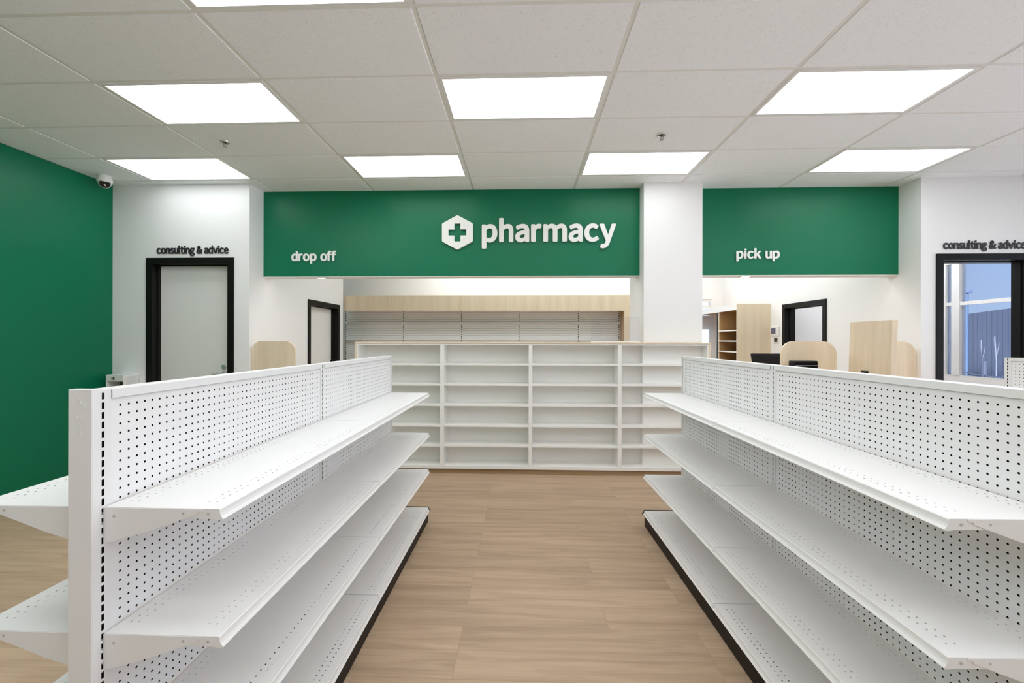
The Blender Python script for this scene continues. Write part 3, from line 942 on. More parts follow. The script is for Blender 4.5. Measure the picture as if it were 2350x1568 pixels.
# ================================================================== LETTERING
# outlines of the letters: one line per letter, contours split by |, points as x,y in thousandths
GLYPHS = """
p 64,-230 81,-236 165,-236 177,-234 189,-224 196,-206 196,-20 201,-18 249,-37 285,-42 333,-40 375,-29 406,-14 435,6 465,34 492,70 511,106 527,154 536,202 539,250 537,292 529,346 519,382 506,412 483,450 453,482 429,500 399,514 357,527 315,530 291,528 261,522 237,514 183,487 173,508 165,514 153,518 75,517 63,511 55,502 51,484 51,-206 54,-218|249,94 219,107 196,124 196,346 198,352 213,364 255,390 285,398 315,397 333,392 357,376 374,352 383,328 391,280 392,250 390,220 386,190 379,166 368,142 350,118 333,103 315,94 297,89 273,89
h 64,-25 81,-31 165,-31 183,-25 193,-13 196,-1 197,341 225,367 249,384 273,394 297,397 321,394 339,383 350,365 356,341 359,299 359,-1 362,-13 372,-25 387,-31 471,-31 489,-25 495,-19 501,-7 500,347 489,407 477,440 459,470 435,494 417,507 393,518 357,528 321,530 279,525 237,512 201,492 195,497 196,719 191,731 186,737 171,744 75,744 61,737 56,731 51,719 51,-1 54,-13
a 146,-37 166,-41 196,-43 238,-38 280,-25 334,2 342,-19 352,-28 364,-31 436,-31 451,-25 461,-13 464,-1 464,299 462,335 458,371 448,407 438,431 418,463 390,491 370,505 340,518 304,527 262,530 232,528 190,521 148,508 106,490 58,463 46,449 43,437 46,423 77,365 82,358 94,350 106,348 118,351 160,376 196,391 226,398 250,400 280,395 298,384 311,365 317,341 316,335 238,321 184,307 145,293 112,277 76,251 54,227 36,197 25,161 22,125 24,95 30,71 39,47 53,23 76,-1 94,-15 112,-25|196,88 184,92 172,101 164,119 164,143 168,155 178,169 196,183 238,201 310,217 316,218 320,215 319,131 286,107 256,93 226,86
r 64,-25 81,-31 165,-31 183,-25 193,-13 196,-1 196,305 203,323 221,353 237,371 255,385 273,393 291,395 339,387 351,392 357,397 365,413 381,485 378,503 363,517 345,524 321,529 297,530 273,528 243,519 222,509 183,480 179,497 172,509 165,514 153,518 75,517 63,511 55,503 51,485 51,-1 54,-13
m 64,-25 81,-31 165,-31 183,-25 193,-13 196,-1 196,341 221,365 243,382 267,393 285,397 309,394 326,383 337,365 343,341 346,299 346,-1 349,-13 359,-25 375,-31 459,-31 477,-25 487,-13 490,-1 490,341 516,365 537,381 561,393 579,397 603,394 621,384 629,371 638,341 641,299 641,-1 644,-13 654,-25 669,-31 753,-31 771,-26 782,-13 785,-1 783,347 778,383 771,413 758,443 744,467 722,491 693,510 669,521 645,527 609,530 567,525 531,512 503,497 453,460 433,485 401,509 375,520 339,528 309,530 267,524 231,511 183,481 177,503 171,510 159,517 81,518 63,511 53,497 51,485 51,5 54,-13
c 219,-37 268,-43 292,-42 316,-39 352,-31 388,-16 424,4 454,27 462,41 463,53 459,65 424,119 412,132 400,136 382,133 346,106 310,91 286,87 262,89 244,93 227,101 208,115 186,143 169,185 164,215 162,245 169,299 186,341 210,371 226,383 244,392 262,397 292,399 310,395 328,388 370,359 388,358 400,364 406,370 451,431 453,443 448,459 418,485 376,510 346,521 322,526 280,530 238,527 202,518 160,501 124,479 91,449 67,419 49,389 30,341 19,293 16,245 19,191 28,149 42,107 64,67 89,35 122,5 160,-18 190,-30
y 41,-235 83,-241 119,-239 155,-230 179,-220 203,-204 227,-183 245,-161 264,-133 288,-85 302,-49 485,479 484,497 477,509 468,515 455,518 371,518 359,513 349,503 245,180 239,186 126,497 119,509 101,518 11,518 -1,515 -15,503 -19,491 -16,473 174,-1 166,-31 153,-61 138,-85 125,-98 107,-109 89,-112 77,-111 53,-103 41,-104 29,-110 21,-121 3,-193 2,-205 7,-217 12,-223 23,-229
d 196,-37 245,-43 287,-39 329,-26 371,-3 383,-21 389,-26 401,-31 479,-30 491,-25 501,-13 504,-1 504,713 499,731 485,743 473,745 389,745 377,742 365,731 360,713 361,509 359,506 317,522 275,529 221,527 179,515 149,501 119,480 89,452 64,419 43,377 30,341 21,299 17,245 20,191 27,149 39,107 58,65 78,35 101,11 137,-15 167,-29|257,89 233,94 215,102 192,125 182,143 168,185 165,209 164,269 169,299 177,323 186,341 203,365 221,382 239,392 257,397 281,399 299,396 321,389 359,365 360,137 335,114 305,96 281,89
o 220,-37 274,-43 316,-39 352,-30 382,-17 419,5 453,35 481,71 500,107 514,143 524,191 528,245 524,299 515,341 501,377 479,419 450,455 418,482 388,501 352,517 310,527 268,530 232,527 196,518 154,501 121,479 94,455 69,425 46,385 29,341 19,293 16,245 20,191 30,143 46,102 64,70 91,35 124,5 160,-17 190,-29|256,89 238,93 220,102 196,125 184,143 174,167 167,191 162,239 163,269 168,299 175,323 183,341 196,361 211,377 232,390 250,396 274,399 304,393 322,385 346,363 361,341 376,299 380,275 382,245 381,215 375,185 368,161 352,131 337,113 322,101 304,93 274,87
f 78,-25 95,-31 179,-31 197,-24 207,-7 209,389 287,390 299,395 305,400 312,419 312,491 308,503 299,512 287,517 209,519 208,563 210,593 219,617 233,627 257,628 299,615 317,619 327,629 349,701 350,713 346,725 341,732 329,739 311,746 257,755 209,754 179,748 155,739 125,720 107,702 94,683 77,647 67,599 65,521 59,515 17,510 7,503 0,491 -1,419 5,402 12,395 23,390 65,389 65,-1 68,-13
i 64,-25 81,-31 171,-30 183,-25 189,-20 195,-7 196,491 187,509 171,517 75,517 60,509 51,491 51,-1 54,-13|110,557 129,556 147,559 165,566 177,573 189,585 199,599 208,629 207,659 202,677 195,690 183,704 171,713 141,724 110,725 93,721 75,712 63,702 52,689 41,659 40,629 44,611 53,593 63,580 75,570 93,561
k 64,-25 81,-31 165,-31 177,-28 187,-19 194,-1 194,113 196,119 249,180 255,175 369,-14 381,-27 399,-31 489,-31 507,-23 514,-13 517,-1 512,17 341,287 489,469 495,485 491,503 477,515 465,518 375,518 357,514 346,503 195,315 194,719 189,731 184,737 177,742 165,745 75,744 61,737 56,731 51,719 51,-1 54,-13
u 175,-37 194,-41 224,-43 272,-38 314,-22 362,7 364,-7 370,-19 380,-28 392,-31 470,-30 482,-24 491,-13 494,-1 494,485 490,503 476,515 464,518 380,518 368,515 354,503 350,485 350,155 324,125 296,103 272,93 248,90 224,94 211,101 199,119 192,143 189,191 189,485 185,503 171,515 158,518 68,517 56,511 48,503 44,485 44,179 46,137 51,101 59,71 69,47 87,17 110,-6 128,-19 158,-33
n 64,-25 81,-31 165,-31 183,-25 193,-13 196,-1 197,341 225,367 249,384 273,394 297,397 321,394 339,383 350,365 356,341 359,299 359,-1 362,-13 372,-25 387,-31 477,-30 489,-25 495,-19 501,-7 502,5 502,305 500,347 496,377 488,413 472,449 459,470 441,489 417,507 387,521 357,528 321,530 297,528 261,521 237,512 213,499 183,479 177,503 165,514 153,518 75,517 63,511 55,503 51,485 51,-1 54,-13
s 153,-37 208,-43 250,-40 286,-33 310,-24 334,-12 358,5 382,30 400,59 408,77 414,101 417,131 414,167 407,191 395,215 376,239 356,257 316,282 190,335 173,347 166,359 167,377 178,393 196,401 226,405 262,398 286,387 322,364 340,363 356,371 398,425 404,437 405,449 400,461 394,468 364,489 338,503 304,517 280,523 244,529 190,528 154,521 130,513 106,501 82,484 58,459 46,441 36,419 27,389 25,359 28,329 36,305 45,287 64,261 88,240 124,218 244,167 262,154 275,137 277,125 274,113 262,96 238,86 208,83 172,88 148,96 118,112 82,138 64,141 53,137 45,131 6,77 -1,65 -1,47 6,35 22,22 56,-1 82,-14 118,-28
l 128,-37 147,-41 171,-43 195,-41 219,-36 231,-31 239,-25 246,-13 247,-1 232,71 222,83 213,88 200,89 196,95 196,719 191,731 186,737 171,744 81,745 69,742 61,737 53,725 51,713 52,77 59,35 66,17 77,-1 99,-22
t 185,-37 203,-41 233,-43 287,-37 341,-21 349,-13 355,-1 356,11 340,71 332,89 323,96 311,99 257,86 239,88 227,92 218,101 213,113 209,149 209,383 211,389 311,389 329,395 339,407 342,419 342,491 333,509 317,517 215,518 209,521 209,623 207,635 203,642 197,648 185,654 107,655 89,647 79,629 71,518 17,512 5,506 -3,497 -7,485 -7,419 -1,402 11,392 23,389 65,389 67,119 77,66 87,41 101,17 123,-7 149,-24
g 175,-249 243,-255 291,-253 339,-245 375,-234 417,-216 447,-197 470,-177 495,-147 511,-117 521,-87 524,-57 522,-27 516,-3 504,21 489,40 469,57 441,72 393,86 357,90 207,92 183,98 177,102 174,111 177,128 183,134 219,125 249,123 279,125 309,131 339,142 375,163 393,177 415,201 431,225 444,255 453,291 454,339 451,363 444,387 447,393 495,395 507,403 514,417 514,495 507,508 495,516 483,518 321,518 285,527 249,530 213,528 183,521 147,508 123,495 99,476 72,447 57,423 46,399 36,363 33,327 37,285 54,237 82,195 57,157 48,135 44,111 44,87 48,63 58,39 70,21 40,-15 24,-45 16,-81 18,-123 31,-159 42,-177 63,-200 87,-217 111,-230 141,-241|231,-136 201,-130 183,-124 165,-114 152,-99 148,-81 152,-63 163,-45 177,-34 219,-38 345,-40 369,-47 379,-57 380,-75 372,-93 361,-105 339,-120 321,-127 285,-135|231,243 205,255 195,264 185,279 175,309 176,345 186,375 195,387 207,397 231,406 261,406 285,397 297,388 306,375 317,345 318,309 308,279 297,263 288,255 278,249 261,243
& 176,-42 194,-46 236,-48 278,-45 308,-39 332,-31 368,-16 392,-3 422,18 482,-15 514,-30 560,-46 578,-48 593,-42 604,-30 629,48 629,66 617,84 548,114 526,126 524,132 547,168 572,216 593,264 613,318 622,354 617,372 608,382 590,390 512,390 500,389 488,382 476,366 461,318 438,264 419,228 410,215 355,270 301,336 362,388 399,432 414,456 425,480 432,510 435,540 433,570 428,594 416,622 394,654 374,673 350,688 326,697 302,702 272,705 242,703 200,692 181,684 153,666 133,648 115,624 101,600 92,576 85,546 83,516 85,480 91,450 101,414 116,372 80,342 41,300 15,258 4,228 -1,204 -4,168 -1,132 9,96 22,66 38,41 62,15 92,-9 122,-25 158,-38|206,96 182,107 168,120 156,138 149,162 149,186 154,204 169,228 188,249 248,175 307,114 307,108 302,105 284,98 260,92 230,91|236,456 228,486 225,510 226,528 231,546 242,563 254,571 272,575 284,572 291,564 297,546 296,528 292,516 272,486 248,463
v 169,-25 185,-31 287,-31 301,-25 311,-13 485,479 484,497 477,509 468,515 455,518 371,518 359,514 348,503 239,175 233,170 124,503 113,514 95,518 5,517 -7,511 -15,503 -19,491 -16,473 157,-7 163,-19
e 224,-37 244,-40 298,-42 328,-39 364,-31 412,-13 445,5 462,17 470,35 466,53 438,107 424,120 412,123 400,121 358,99 322,88 292,85 262,88 226,100 201,119 184,139 168,173 164,191 166,193 460,193 478,203 485,215 490,269 487,317 481,353 471,389 454,425 430,459 406,483 382,499 340,519 304,527 262,530 220,525 190,517 158,503 121,479 88,448 66,419 46,384 30,341 19,293 16,245 20,191 30,143 46,101 64,70 91,35 126,5 160,-16 196,-30|166,315 169,329 184,358 208,383 238,399 268,403 298,398 323,383 334,371 344,353 353,317 346,313 172,313
S 210,-10 267,-16 315,-13 351,-6 381,4 411,20 441,42 460,62 477,86 490,116 498,146 500,176 498,206 493,230 483,254 473,272 447,302 423,321 387,342 237,408 212,422 183,445 168,470 163,488 162,506 167,530 172,542 183,557 195,568 225,583 255,590 279,592 303,591 333,586 363,576 381,566 405,551 429,531 435,535 475,584 476,590 459,607 411,640 369,659 327,669 285,673 243,670 213,665 183,655 153,639 127,620 109,602 96,584 81,554 73,524 70,494 72,470 79,440 97,404 116,380 147,354 171,339 321,272 363,249 387,228 402,200 407,170 406,152 401,134 392,116 375,96 357,84 339,76 315,69 297,66 255,66 231,69 195,79 165,93 141,107 93,147 87,143 39,86 42,80 76,50 117,23 165,2
U 264,-10 324,-16 360,-14 402,-6 438,7 468,25 496,50 519,80 537,116 551,158 559,206 563,272 563,656 558,661 480,661 476,656 476,266 474,224 468,188 460,158 446,128 432,109 414,92 396,81 372,71 348,66 324,65 300,66 276,71 254,80 235,92 216,111 204,128 192,153 182,188 176,224 174,266 174,656 168,661 90,661 84,656 84,272 87,212 96,158 110,116 128,80 156,45 180,24 210,7 246,-6
M 93,-4 165,-4 169,2 169,380 162,518 165,526 330,68 333,63 339,62 387,62 393,63 396,68 561,528 564,518 556,368 556,2 561,-4 639,-3 641,2 641,656 639,660 543,661 537,661 533,656 408,308 369,186 363,181 195,656 189,661 93,661 87,656 87,2
I 93,-4 171,-4 177,2 177,656 171,661 93,661 87,656 87,2
T 228,-4 306,-4 312,-3 314,2 314,578 318,583 324,583 510,583 513,590 513,656 510,660 30,661 24,656 24,590 27,584 216,583 222,581 223,578 223,2
"""
GL = {}
for line in GLYPHS.strip().splitlines():
    ch, rest = line.split(' ', 1)
    GL[ch] = [[[int(c) / 1000 for c in p.split(',')] for p in s.split(' ')] for s in rest.split('|')]

def glyph_mesh(ch, depth, xh=None, kasc=1.0):
    """solid letter, baseline at 0, in em units along x and z (y = thickness, front at -depth)"""
    cu = bpy.data.curves.new('glyph', 'CURVE')
    cu.dimensions = '2D'
    cu.fill_mode = 'BOTH'
    cu.extrude = depth / 2
    for sp in GL[ch]:
        s = cu.splines.new('POLY')
        s.points.add(len(sp) - 1)
        s.use_cyclic_u = True
        for p_, (u, v) in zip(s.points, sp):
            if xh and v > xh:
                v = xh + (v - xh) * kasc
            p_.co = (u, v, 0, 1)
    o = bpy.data.objects.new('glyph', cu)
    C.objects.link(o)
    dg = bpy.context.evaluated_depsgraph_get()
    me = bpy.data.meshes.new_from_object(o.evaluated_get(dg))
    bpy.data.objects.remove(o)
    bpy.data.curves.remove(cu)
    me.transform(Matrix.Translation((0, -depth / 2, 0)) @ Matrix.Rotation(PI / 2, 4, 'X'))
    return me

def lay(text, root, m, x0, x1, zbase, em, depth, gap, space, xh=None, kasc=1.0, y=0.0, tight={}):
    """one mesh per letter, fitted between x0 and x1 (root space)"""
    items, x = [], 0.0
    prev = None
    for ch in text:
        if ch == ' ':
            x += space
            prev = None
            continue
        me = glyph_mesh(ch, depth / em, xh, kasc)
        xs = [v.co.x for v in me.vertices]
        lo, hi = min(xs), max(xs)
        if prev is not None:
            x += gap + tight.get(prev + ch, 0.0)
        items.append((ch, me, x - lo))
        x += hi - lo
        prev = ch
    k = (x1 - x0) / x
    for ch, me, dx in items:
        me.transform(Matrix.Translation((dx, 0, 0)))
        me.transform(Matrix.Diagonal((k, em, em, 1)))
        me.materials.clear()
        me.materials.append(m)
        me.name = 'letter'
        xs = [v.co.x for v in me.vertices]
        cx = (min(xs) + max(xs)) / 2
        me.transform(Matrix.Translation((-cx, 0, 0)))
        link('letter', me, root, (x0 + cx, y, zbase))

def sign(name, label, text, m, x0, x1, zb_, y, em, depth, gap, space, group=None, **kw):
    t = thing(name, label, 'sign', ((x0 + x1) / 2, y, zb_), 0, group)
    c = (x0 + x1) / 2
    lay(text, t, m, x0 - c, x1 - c, 0, em, depth, gap, space, **kw)
    return t

YH1, YH2 = 5.13, 5.165
sign('pharmacy_sign', 'large white raised lettering reading pharmacy on the green header', 'pharmacy', M['letter_w'], -0.486, 1.118, 2.709, YH1 - 0.004, 0.385, 0.028, 0.055, 0.2, xh=0.53, kasc=0.86, tight={'ar': 0.0, 'cy': -0.03, 'ac': -0.01})
sign('drop_off_sign', 'small white raised lettering reading drop off on the green header', 'drop off', M['letter_w'], -2.832, -2.275, 2.486, YH1 - 0.003, 0.165, 0.014, 0.035, 0.30, xh=0.53, kasc=0.86, tight={'of': -0.05, 'ff': -0.03})
sign('pick_up_sign', 'small white raised lettering reading pick up on the green header', 'pick up', M['letter_w'], 2.555, 3.06, 2.499, YH2 - 0.003, 0.165, 0.014, 0.045, 0.30, xh=0.53, kasc=0.86)
sign('consulting_sign', 'dark raised lettering reading consulting & advice over the white left door', 'consulting & advice', M['letter_d'], -4.302, -3.438, 2.528, YB - 0.003, 0.125, 0.007, 0.016, 0.20, 'consulting and advice signs')
sign('consulting_sign', 'dark raised lettering reading consulting & advice over the right doorway with the window', 'consulting & advice', M['letter_d'], 4.672, 5.555, 2.541, YR - 0.003, 0.125, 0.007, 0.016, 0.20, 'consulting and advice signs')

# hexagon badge with a cross cut out of it
def rounded(poly, r, n=4):
    out = []
    N = len(poly)
    for i in range(N):
        p0, p, p1 = Vector(poly[i - 1]), Vector(poly[i]), Vector(poly[(i + 1) % N])
        a, b = (p0 - p).normalized(), (p1 - p).normalized()
        half = a.angle(b) / 2
        dd = min(r / math.tan(half), (p0 - p).length * 0.45, (p1 - p).length * 0.45)
        s, e = p + a * dd, p + b * dd
        for k in range(n + 1):
            u = k / n
            out.append(tuple((1 - u) ** 2 * s + 2 * u * (1 - u) * p + u * u * e))
    return out
hex_c = (-0.782, YH1 - 0.004, 2.8155)
hw, hh = 0.187, 0.2085
hexp = rounded([(0, hh), (hw, hh * 0.52), (hw, -hh * 0.52), (0, -hh), (-hw, -hh * 0.52), (-hw, hh * 0.52)], 0.022)
ca, cw = 0.109, 0.0375
cross = rounded([(cw, ca), (cw, cw), (ca, cw), (ca, -cw), (cw, -cw), (cw, -ca), (-cw, -ca), (-cw, -cw), (-ca, -cw), (-ca, cw), (-cw, cw), (-cw, ca)][::-1], 0.004, 2)
cu = bpy.data.curves.new('hex', 'CURVE')
cu.dimensions = '2D'
cu.fill_mode = 'BOTH'
cu.extrude = 0.014
for poly in (hexp, cross):
    s = cu.splines.new('POLY')
    s.points.add(len(poly) - 1)
    s.use_cyclic_u = True
    for p_, q_ in zip(s.points, poly):
        p_.co = (q_[0], q_[1], 0, 1)
ho = bpy.data.objects.new('hex', cu)
C.objects.link(ho)
me = bpy.data.meshes.new_from_object(ho.evaluated_get(bpy.context.evaluated_depsgraph_get()))
bpy.data.objects.remove(ho)
me.transform(Matrix.Translation((0, -0.014, 0)) @ Matrix.Rotation(PI / 2, 4, 'X'))
me.materials.clear()
me.materials.append(M['letter_w'])
tag(link('hexagon_badge', me, None, hex_c), 'white hexagon badge with a cut-out cross beside the pharmacy lettering', 'sign')

# embossed word and mountain mark on the end trim: reads upward
em = 0.0165
x = 0.0
for ch in 'SUMMIT':
    g = glyph_mesh(ch, 0.0008 / em)
    xs = [v.co.x for v in g.vertices]
    lo, hi = min(xs), max(xs)
    g.transform(Matrix.Translation((-lo, 0, 0)))
    g.transform(Matrix.Diagonal((em * 1.12, em, em, 1)))
    g.transform(Matrix.Rotation(-PI / 2, 4, 'Y'))
    g.materials.clear()
    g.materials.append(M['metal'])
    g.name = 'letter'
    link('letter', g, end_trim, (-0.0245, -EC, 1.262 + x))
    x += (hi - lo) * em * 1.12 + 0.0022
mk = MB()
for pts in ([(-0.0460, 1.3480), (-0.0385, 1.3580), (-0.0360, 1.3545), (-0.0310, 1.3640)], [(-0.0310, 1.3640), (-0.0225, 1.3520), (-0.0205, 1.3545), (-0.0150, 1.3470)]):
    for a, b in zip(pts[:-1], pts[1:]):
        n = Vector((-(b[1] - a[1]), b[0] - a[0])).normalized() * 0.0011
        mk.prism([(a[0] + n.x, a[1] + n.y), (b[0] + n.x, b[1] + n.y), (b[0] - n.x, b[1] - n.y), (a[0] - n.x, a[1] - n.y)], -EC - 0.0008, -EC + 0.0002, 'y')
part('mountain_mark', mk, M['metal'], end_trim)

# ================================================================== DISPLAY BOOKCASE
CX0, CX1, CYF, CZT = -1.905, 2.093, 4.78, 1.492
YD, YS = 5.00, 4.915       # deep back and the shallow back boxed round the pillar
bk = thing('display_bookcase', 'long white open bookcase with light wood edging across the end of the aisle', 'bookcase', (0.09, 4.9, 0))
ox, oy = -0.09, -4.9
B = lambda x0, x1, y0, y1, z0, z1, mb=None: (mb or MB()).box(x0 + ox, x1 + ox, y0 + oy, y1 + oy, z0, z1)
wt = 0.017
part('top_board', B(CX0, CX1, CYF - 0.006, 4.95, CZT - wt, CZT), M['wood_h'], bk, 0.001)
part('top_board', B(CX0, 1.40, 4.9505, 5.06, CZT - wt, CZT), M['wood_h'], bk, 0.001)
part('side_panel', B(CX0, CX0 + wt, CYF - 0.006, 5.06, 0.055, CZT - wt), M['wood_v'], bk)
part('side_panel', B(CX1 - wt, CX1, CYF - 0.006, 4.95, 0.055, CZT - wt), M['wood_v'], bk)
cz0, cz1 = 0.0575, CZT - wt - 0.0005
ca_ = MB()
B(CX0 + wt, CX1 - wt, CYF, 4.948, cz1 - 0.017, cz1, ca_)
B(CX0 + wt, CX0 + wt + 0.02, CYF, YD + .02, cz0, cz1 - 0.017, ca_)
B(CX1 - wt - 0.02, CX1 - wt, CYF, 4.948, cz0, cz1 - 0.017, ca_)
B(CX0 + wt + 0.02, CX1 - wt - 0.02, CYF, 4.948, cz0, cz0 + 0.037, ca_)
part('carcass', ca_, M['mel'], bk, 0.0008)
xi0, xi1 = CX0 + wt + 0.02, CX1 - wt - 0.02
part('back_panel', B(xi0, 1.392, YD, YD + 0.012, cz0 + .037, cz1 - 0.017), M['mel'], bk)
part('back_panel', B(1.392, xi1, YS, YS + 0.012, cz0 + .037, cz1 - 0.017, B(1.384, 1.392, YS, YD, cz0 + .037, cz1 - 0.017)), M['mel'], bk, label='shallower back boxed round the pillar')
divs = [(-0.926, -0.882), (0.076, 0.118), (1.072, 1.115)]
for a, b in divs:
    part('divider', B(a, b, CYF, YD, cz0 + .037, cz1 - 0.017), M['mel'], bk, 0.0008)
bays = [(xi0, -0.926), (-0.882, 0.076), (0.118, 1.072), (1.115, xi1)]
for bi, (a, b) in enumerate(bays):
    for z in (1.249, 1.020, 0.787, 0.554, 0.327):
        dz = 0.002 * (bi - 1)
        th = 0.021
        if bi < 3:
            sb = B(a + .0005, b - .0005, CYF + 0.004, YD - .0005, z - th + dz, z + dz)
        else:
            sb = B(a + .0005, 1.3835, CYF + 0.004, YD - .0005, z - th + dz, z + dz)
            B(1.3835, b - .0005, CYF + 0.004, YS - .0005, z - th + dz, z + dz, sb)
        part('shelf', sb, M['mel'], bk, 0.0008)
part('bottom_filler', B(xi0, 1.384, 4.9485, YD, cz0, cz0 + 0.037), M['mel'], bk)
part('kick_board', B(CX0 + 0.01, CX1 - 0.01, CYF + 0.022, CYF + 0.040, 0.0, cz0 - .0005), M['kick'], bk)

# clear shield standing on the bookcase top
sh = thing('acrylic_shield', 'clear acrylic shield standing on the bookcase top against the slatted shelving', 'shield', (1.066, 4.90, CZT))
part('sheet', MB().box(-0.273, 0.273, -0.003, 0.003, 0.012, 0.295), M['acrylic'], sh)
part('foot_rail', MB().box(-0.278, 0.278, -0.018, 0.018, 0.0, 0.014), M['mel'], sh, 0.002)

# ================================================================== SLATTED SHELVING BEHIND
ss = thing('slatted_shelving', 'white slatted shelving framed in light wood on the wall behind the bookcase', 'shelving', (-0.575, 7.5, 0))
sx = 0.575
sy = -7.5
part('valance', MB().box(-3.186 + sx, 2.035 + sx, 0.0, 0.02, 2.030, 2.307), M['wood_v'], ss, 0.001)
part('top_board', MB().box(-3.186 + sx, 2.035 + sx, 0.0205, 0.40, 2.285, 2.307), M['wood_v'], ss)
part('stile', MB().box(1.790 + sx, 2.035 + sx, 0.0, 0.02, 0.0, 2.0295), M['wood_v'], ss, 0.001)
part('side_panel', MB().box(1.790 + sx, 1.808 + sx, 0.0205, 0.40, 0.0, 2.284), M['wood_in'], ss)
part('side_panel', MB().box(2.017 + sx, 2.035 + sx, 0.0205, 0.40, 0.0, 2.284), M['wood_v'], ss)
pitch = 0.0425
cols = [-3.283, -2.211, -1.124, -0.055, 1.035, 1.775]
xs0 = -3.31
for a, b in zip([xs0] + cols[1:-1], cols[1:-1] + [1.789]):
    sb = MB()
    z = 2.279
    while z > 0.06:
        sb.add([(a + .0125 + sx, 0.35, z - 0.003), (b - .0125 + sx, 0.35, z - 0.003), (b - .0125 + sx, 0.347, z - pitch + 0.0014), (a + .0125 + sx, 0.347, z - pitch + 0.0014),
                (a + .0125 + sx, 0.362, z - pitch - 0.001), (b - .0125 + sx, 0.362, z - pitch - 0.001)], [(0, 1, 2, 3), (3, 2, 5, 4)])
        z -= pitch
    sb.k = 1
    sb.box(a + .0125 + sx, b - .0125 + sx, 0.362, 0.37, 0.05, 2.284)
    part('slat_panel', sb, [M['slat'], M['slat_gap']], ss, recalc=False)
for x in [xs0 + 0.012] + cols[1:-1] + [1.776]:
    ub = MB()
    ub.box(x - 0.012 + sx, x + 0.012 + sx, 0.346, 0.37, 0.0, 2.284)
    ub.k = 1
    z = 2.26
    while z > 0.1:
        ub.box(x - 0.006 + sx, x + 0.006 + sx, 0.3448, 0.3462, z - 0.013, z + 0.011)
        z -= pitch
    part('slotted_upright', ub, [M['slat'], M['dark']], ss)
for a, b in zip([xs0] + cols[1:-1], cols[1:-1] + [1.789]):
    for z, d in ((1.845, 0.05), (1.535, 0.06)):
        n = 3 if b - a > 0.8 else 2
        for q_ in range(n):
            u0, u1 = a + (b - a) * q_ / n, a + (b - a) * (q_ + 1) / n
            part('shelf', MB().box(u0 + .003 + sx, u1 - .003 + sx, 0.346 - d, 0.3455, z - 0.026, z), M['slat'], ss, 0.001)

# ================================================================== WOOD CABINET AT THE BACK RIGHT
cabx, caby = 3.855, 7.74
ct = thing('wood_cabinet', 'tall light wood cabinet with open shelves against the far right wall', 'cabinet', (cabx, caby, 0))
part('side_panel', MB().box(0, 0.583, 0, 0.03, 0, 2.178), M['wood_v'], ct, 0.001)
part('side_panel', MB().box(0.0, 0.583, 0.72, 0.74, 0, 2.065), M['wood_v'], ct, 0.001)
part('header_board', MB().box(0, 0.02, 0.0305, 1.85, 2.066, 2.178), M['mel'], ct)
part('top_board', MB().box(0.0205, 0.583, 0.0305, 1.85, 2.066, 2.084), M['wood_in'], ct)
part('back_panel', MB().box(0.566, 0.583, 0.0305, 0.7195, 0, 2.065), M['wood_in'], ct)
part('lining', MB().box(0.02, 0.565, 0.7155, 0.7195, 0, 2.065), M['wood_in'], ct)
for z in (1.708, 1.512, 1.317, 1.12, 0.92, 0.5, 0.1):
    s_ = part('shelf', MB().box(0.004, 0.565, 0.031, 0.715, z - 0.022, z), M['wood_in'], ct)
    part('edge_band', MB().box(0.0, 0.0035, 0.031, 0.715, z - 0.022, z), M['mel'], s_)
part('post', MB().box(0.0, 0.022, 0.7405, 0.80, 0, 2.06), M['black'], ct, label='black post beside the open bay')
tag(part('window_blind', MB().box(3.28, 4.25, YF - 0.03, YF - 0.024, 1.76, 2.06), M['blind']), 'short white roller blind on the far window behind the wood cabinet', 'blind')

# ---------------------------------------------------------------- wall controls by the cabinet
t = thing('thermostat', 'white wall thermostat with a grey screen between the cabinet and the black doorway', 'thermostat', (4.44, 7.575, 1.678))
part('body', MB().box(-0.022, 0.0, -0.115, 0.115, -0.078, 0.078), M['plastic_w'], t, 0.006)
part('screen', MB().box(-0.0235, -0.0222, -0.02, 0.105, -0.050, 0.052), M['screen'], t)
t = thing('light_switch', 'small white wall switch with a dark rocker below the thermostat', 'switch', (4.44, 7.56, 1.522))
part('plate', MB().box(-0.008, 0.0, -0.075, 0.075, -0.055, 0.055), M['plastic_w'], t, 0.003)
part('rocker', MB().box(-0.013, -0.0082, -0.036, 0.050, -0.033, 0.038), M['dark'], t)

# ================================================================== SERVICE COUNTERS
def round_top(x0, x1, z0, z1, rl, rr, n=8):
    pts = [(x0, z0), (x1, z0)]
    for k in range(n + 1):
        a = PI / 2 * k / n
        pts.append((x1 - rr + rr * math.cos(a), z1 - rr + rr * math.sin(a)))
    for k in range(n + 1):
        a = PI / 2 + PI / 2 * k / n
        pts.append((x0 + rl + rl * math.cos(a), z1 - rl + rl * math.sin(a)))
    return pts
def screen(lab, x0, x1, z1, y, rl, rr, z0=0.0):
    c = (x0 + x1) / 2
    t = thing('counter_screen', lab, 'counter screen', (c, y, z0), 0, 'rounded wood counter screens')
    part('panel', MB().prism(round_top(x0 - c, x1 - c, 0.0, z1 - z0, rl, rr), 0, 0.025, 'y'), M['wood_v'], t, 0.0012)
screen('rounded light wood screen panel on the left, beside the white consulting door', -3.186, -2.662, 1.499, 4.895, 0.12, 0.12)
screen('rounded light wood screen panel behind the small black printer', 2.948, 3.566, 1.507, 4.93, 0.135, 0.155, 1.0255)
screen('rounded light wood screen panel partly hidden behind the folded up flap', 3.82, 4.432, 1.509, 4.93, 0.135, 0.145, 1.0255)
dc = thing('service_counter', 'light wood drop off counter left of the bookcase, behind its rounded screen panel', 'counter', (-2.55, 5.1, 0), 0, 'pharmacy service counters')
part('front_panel', MB().box(-0.111, 0.62, -0.15, -0.13, 0.0, 0.99), M['wood_v'], dc)
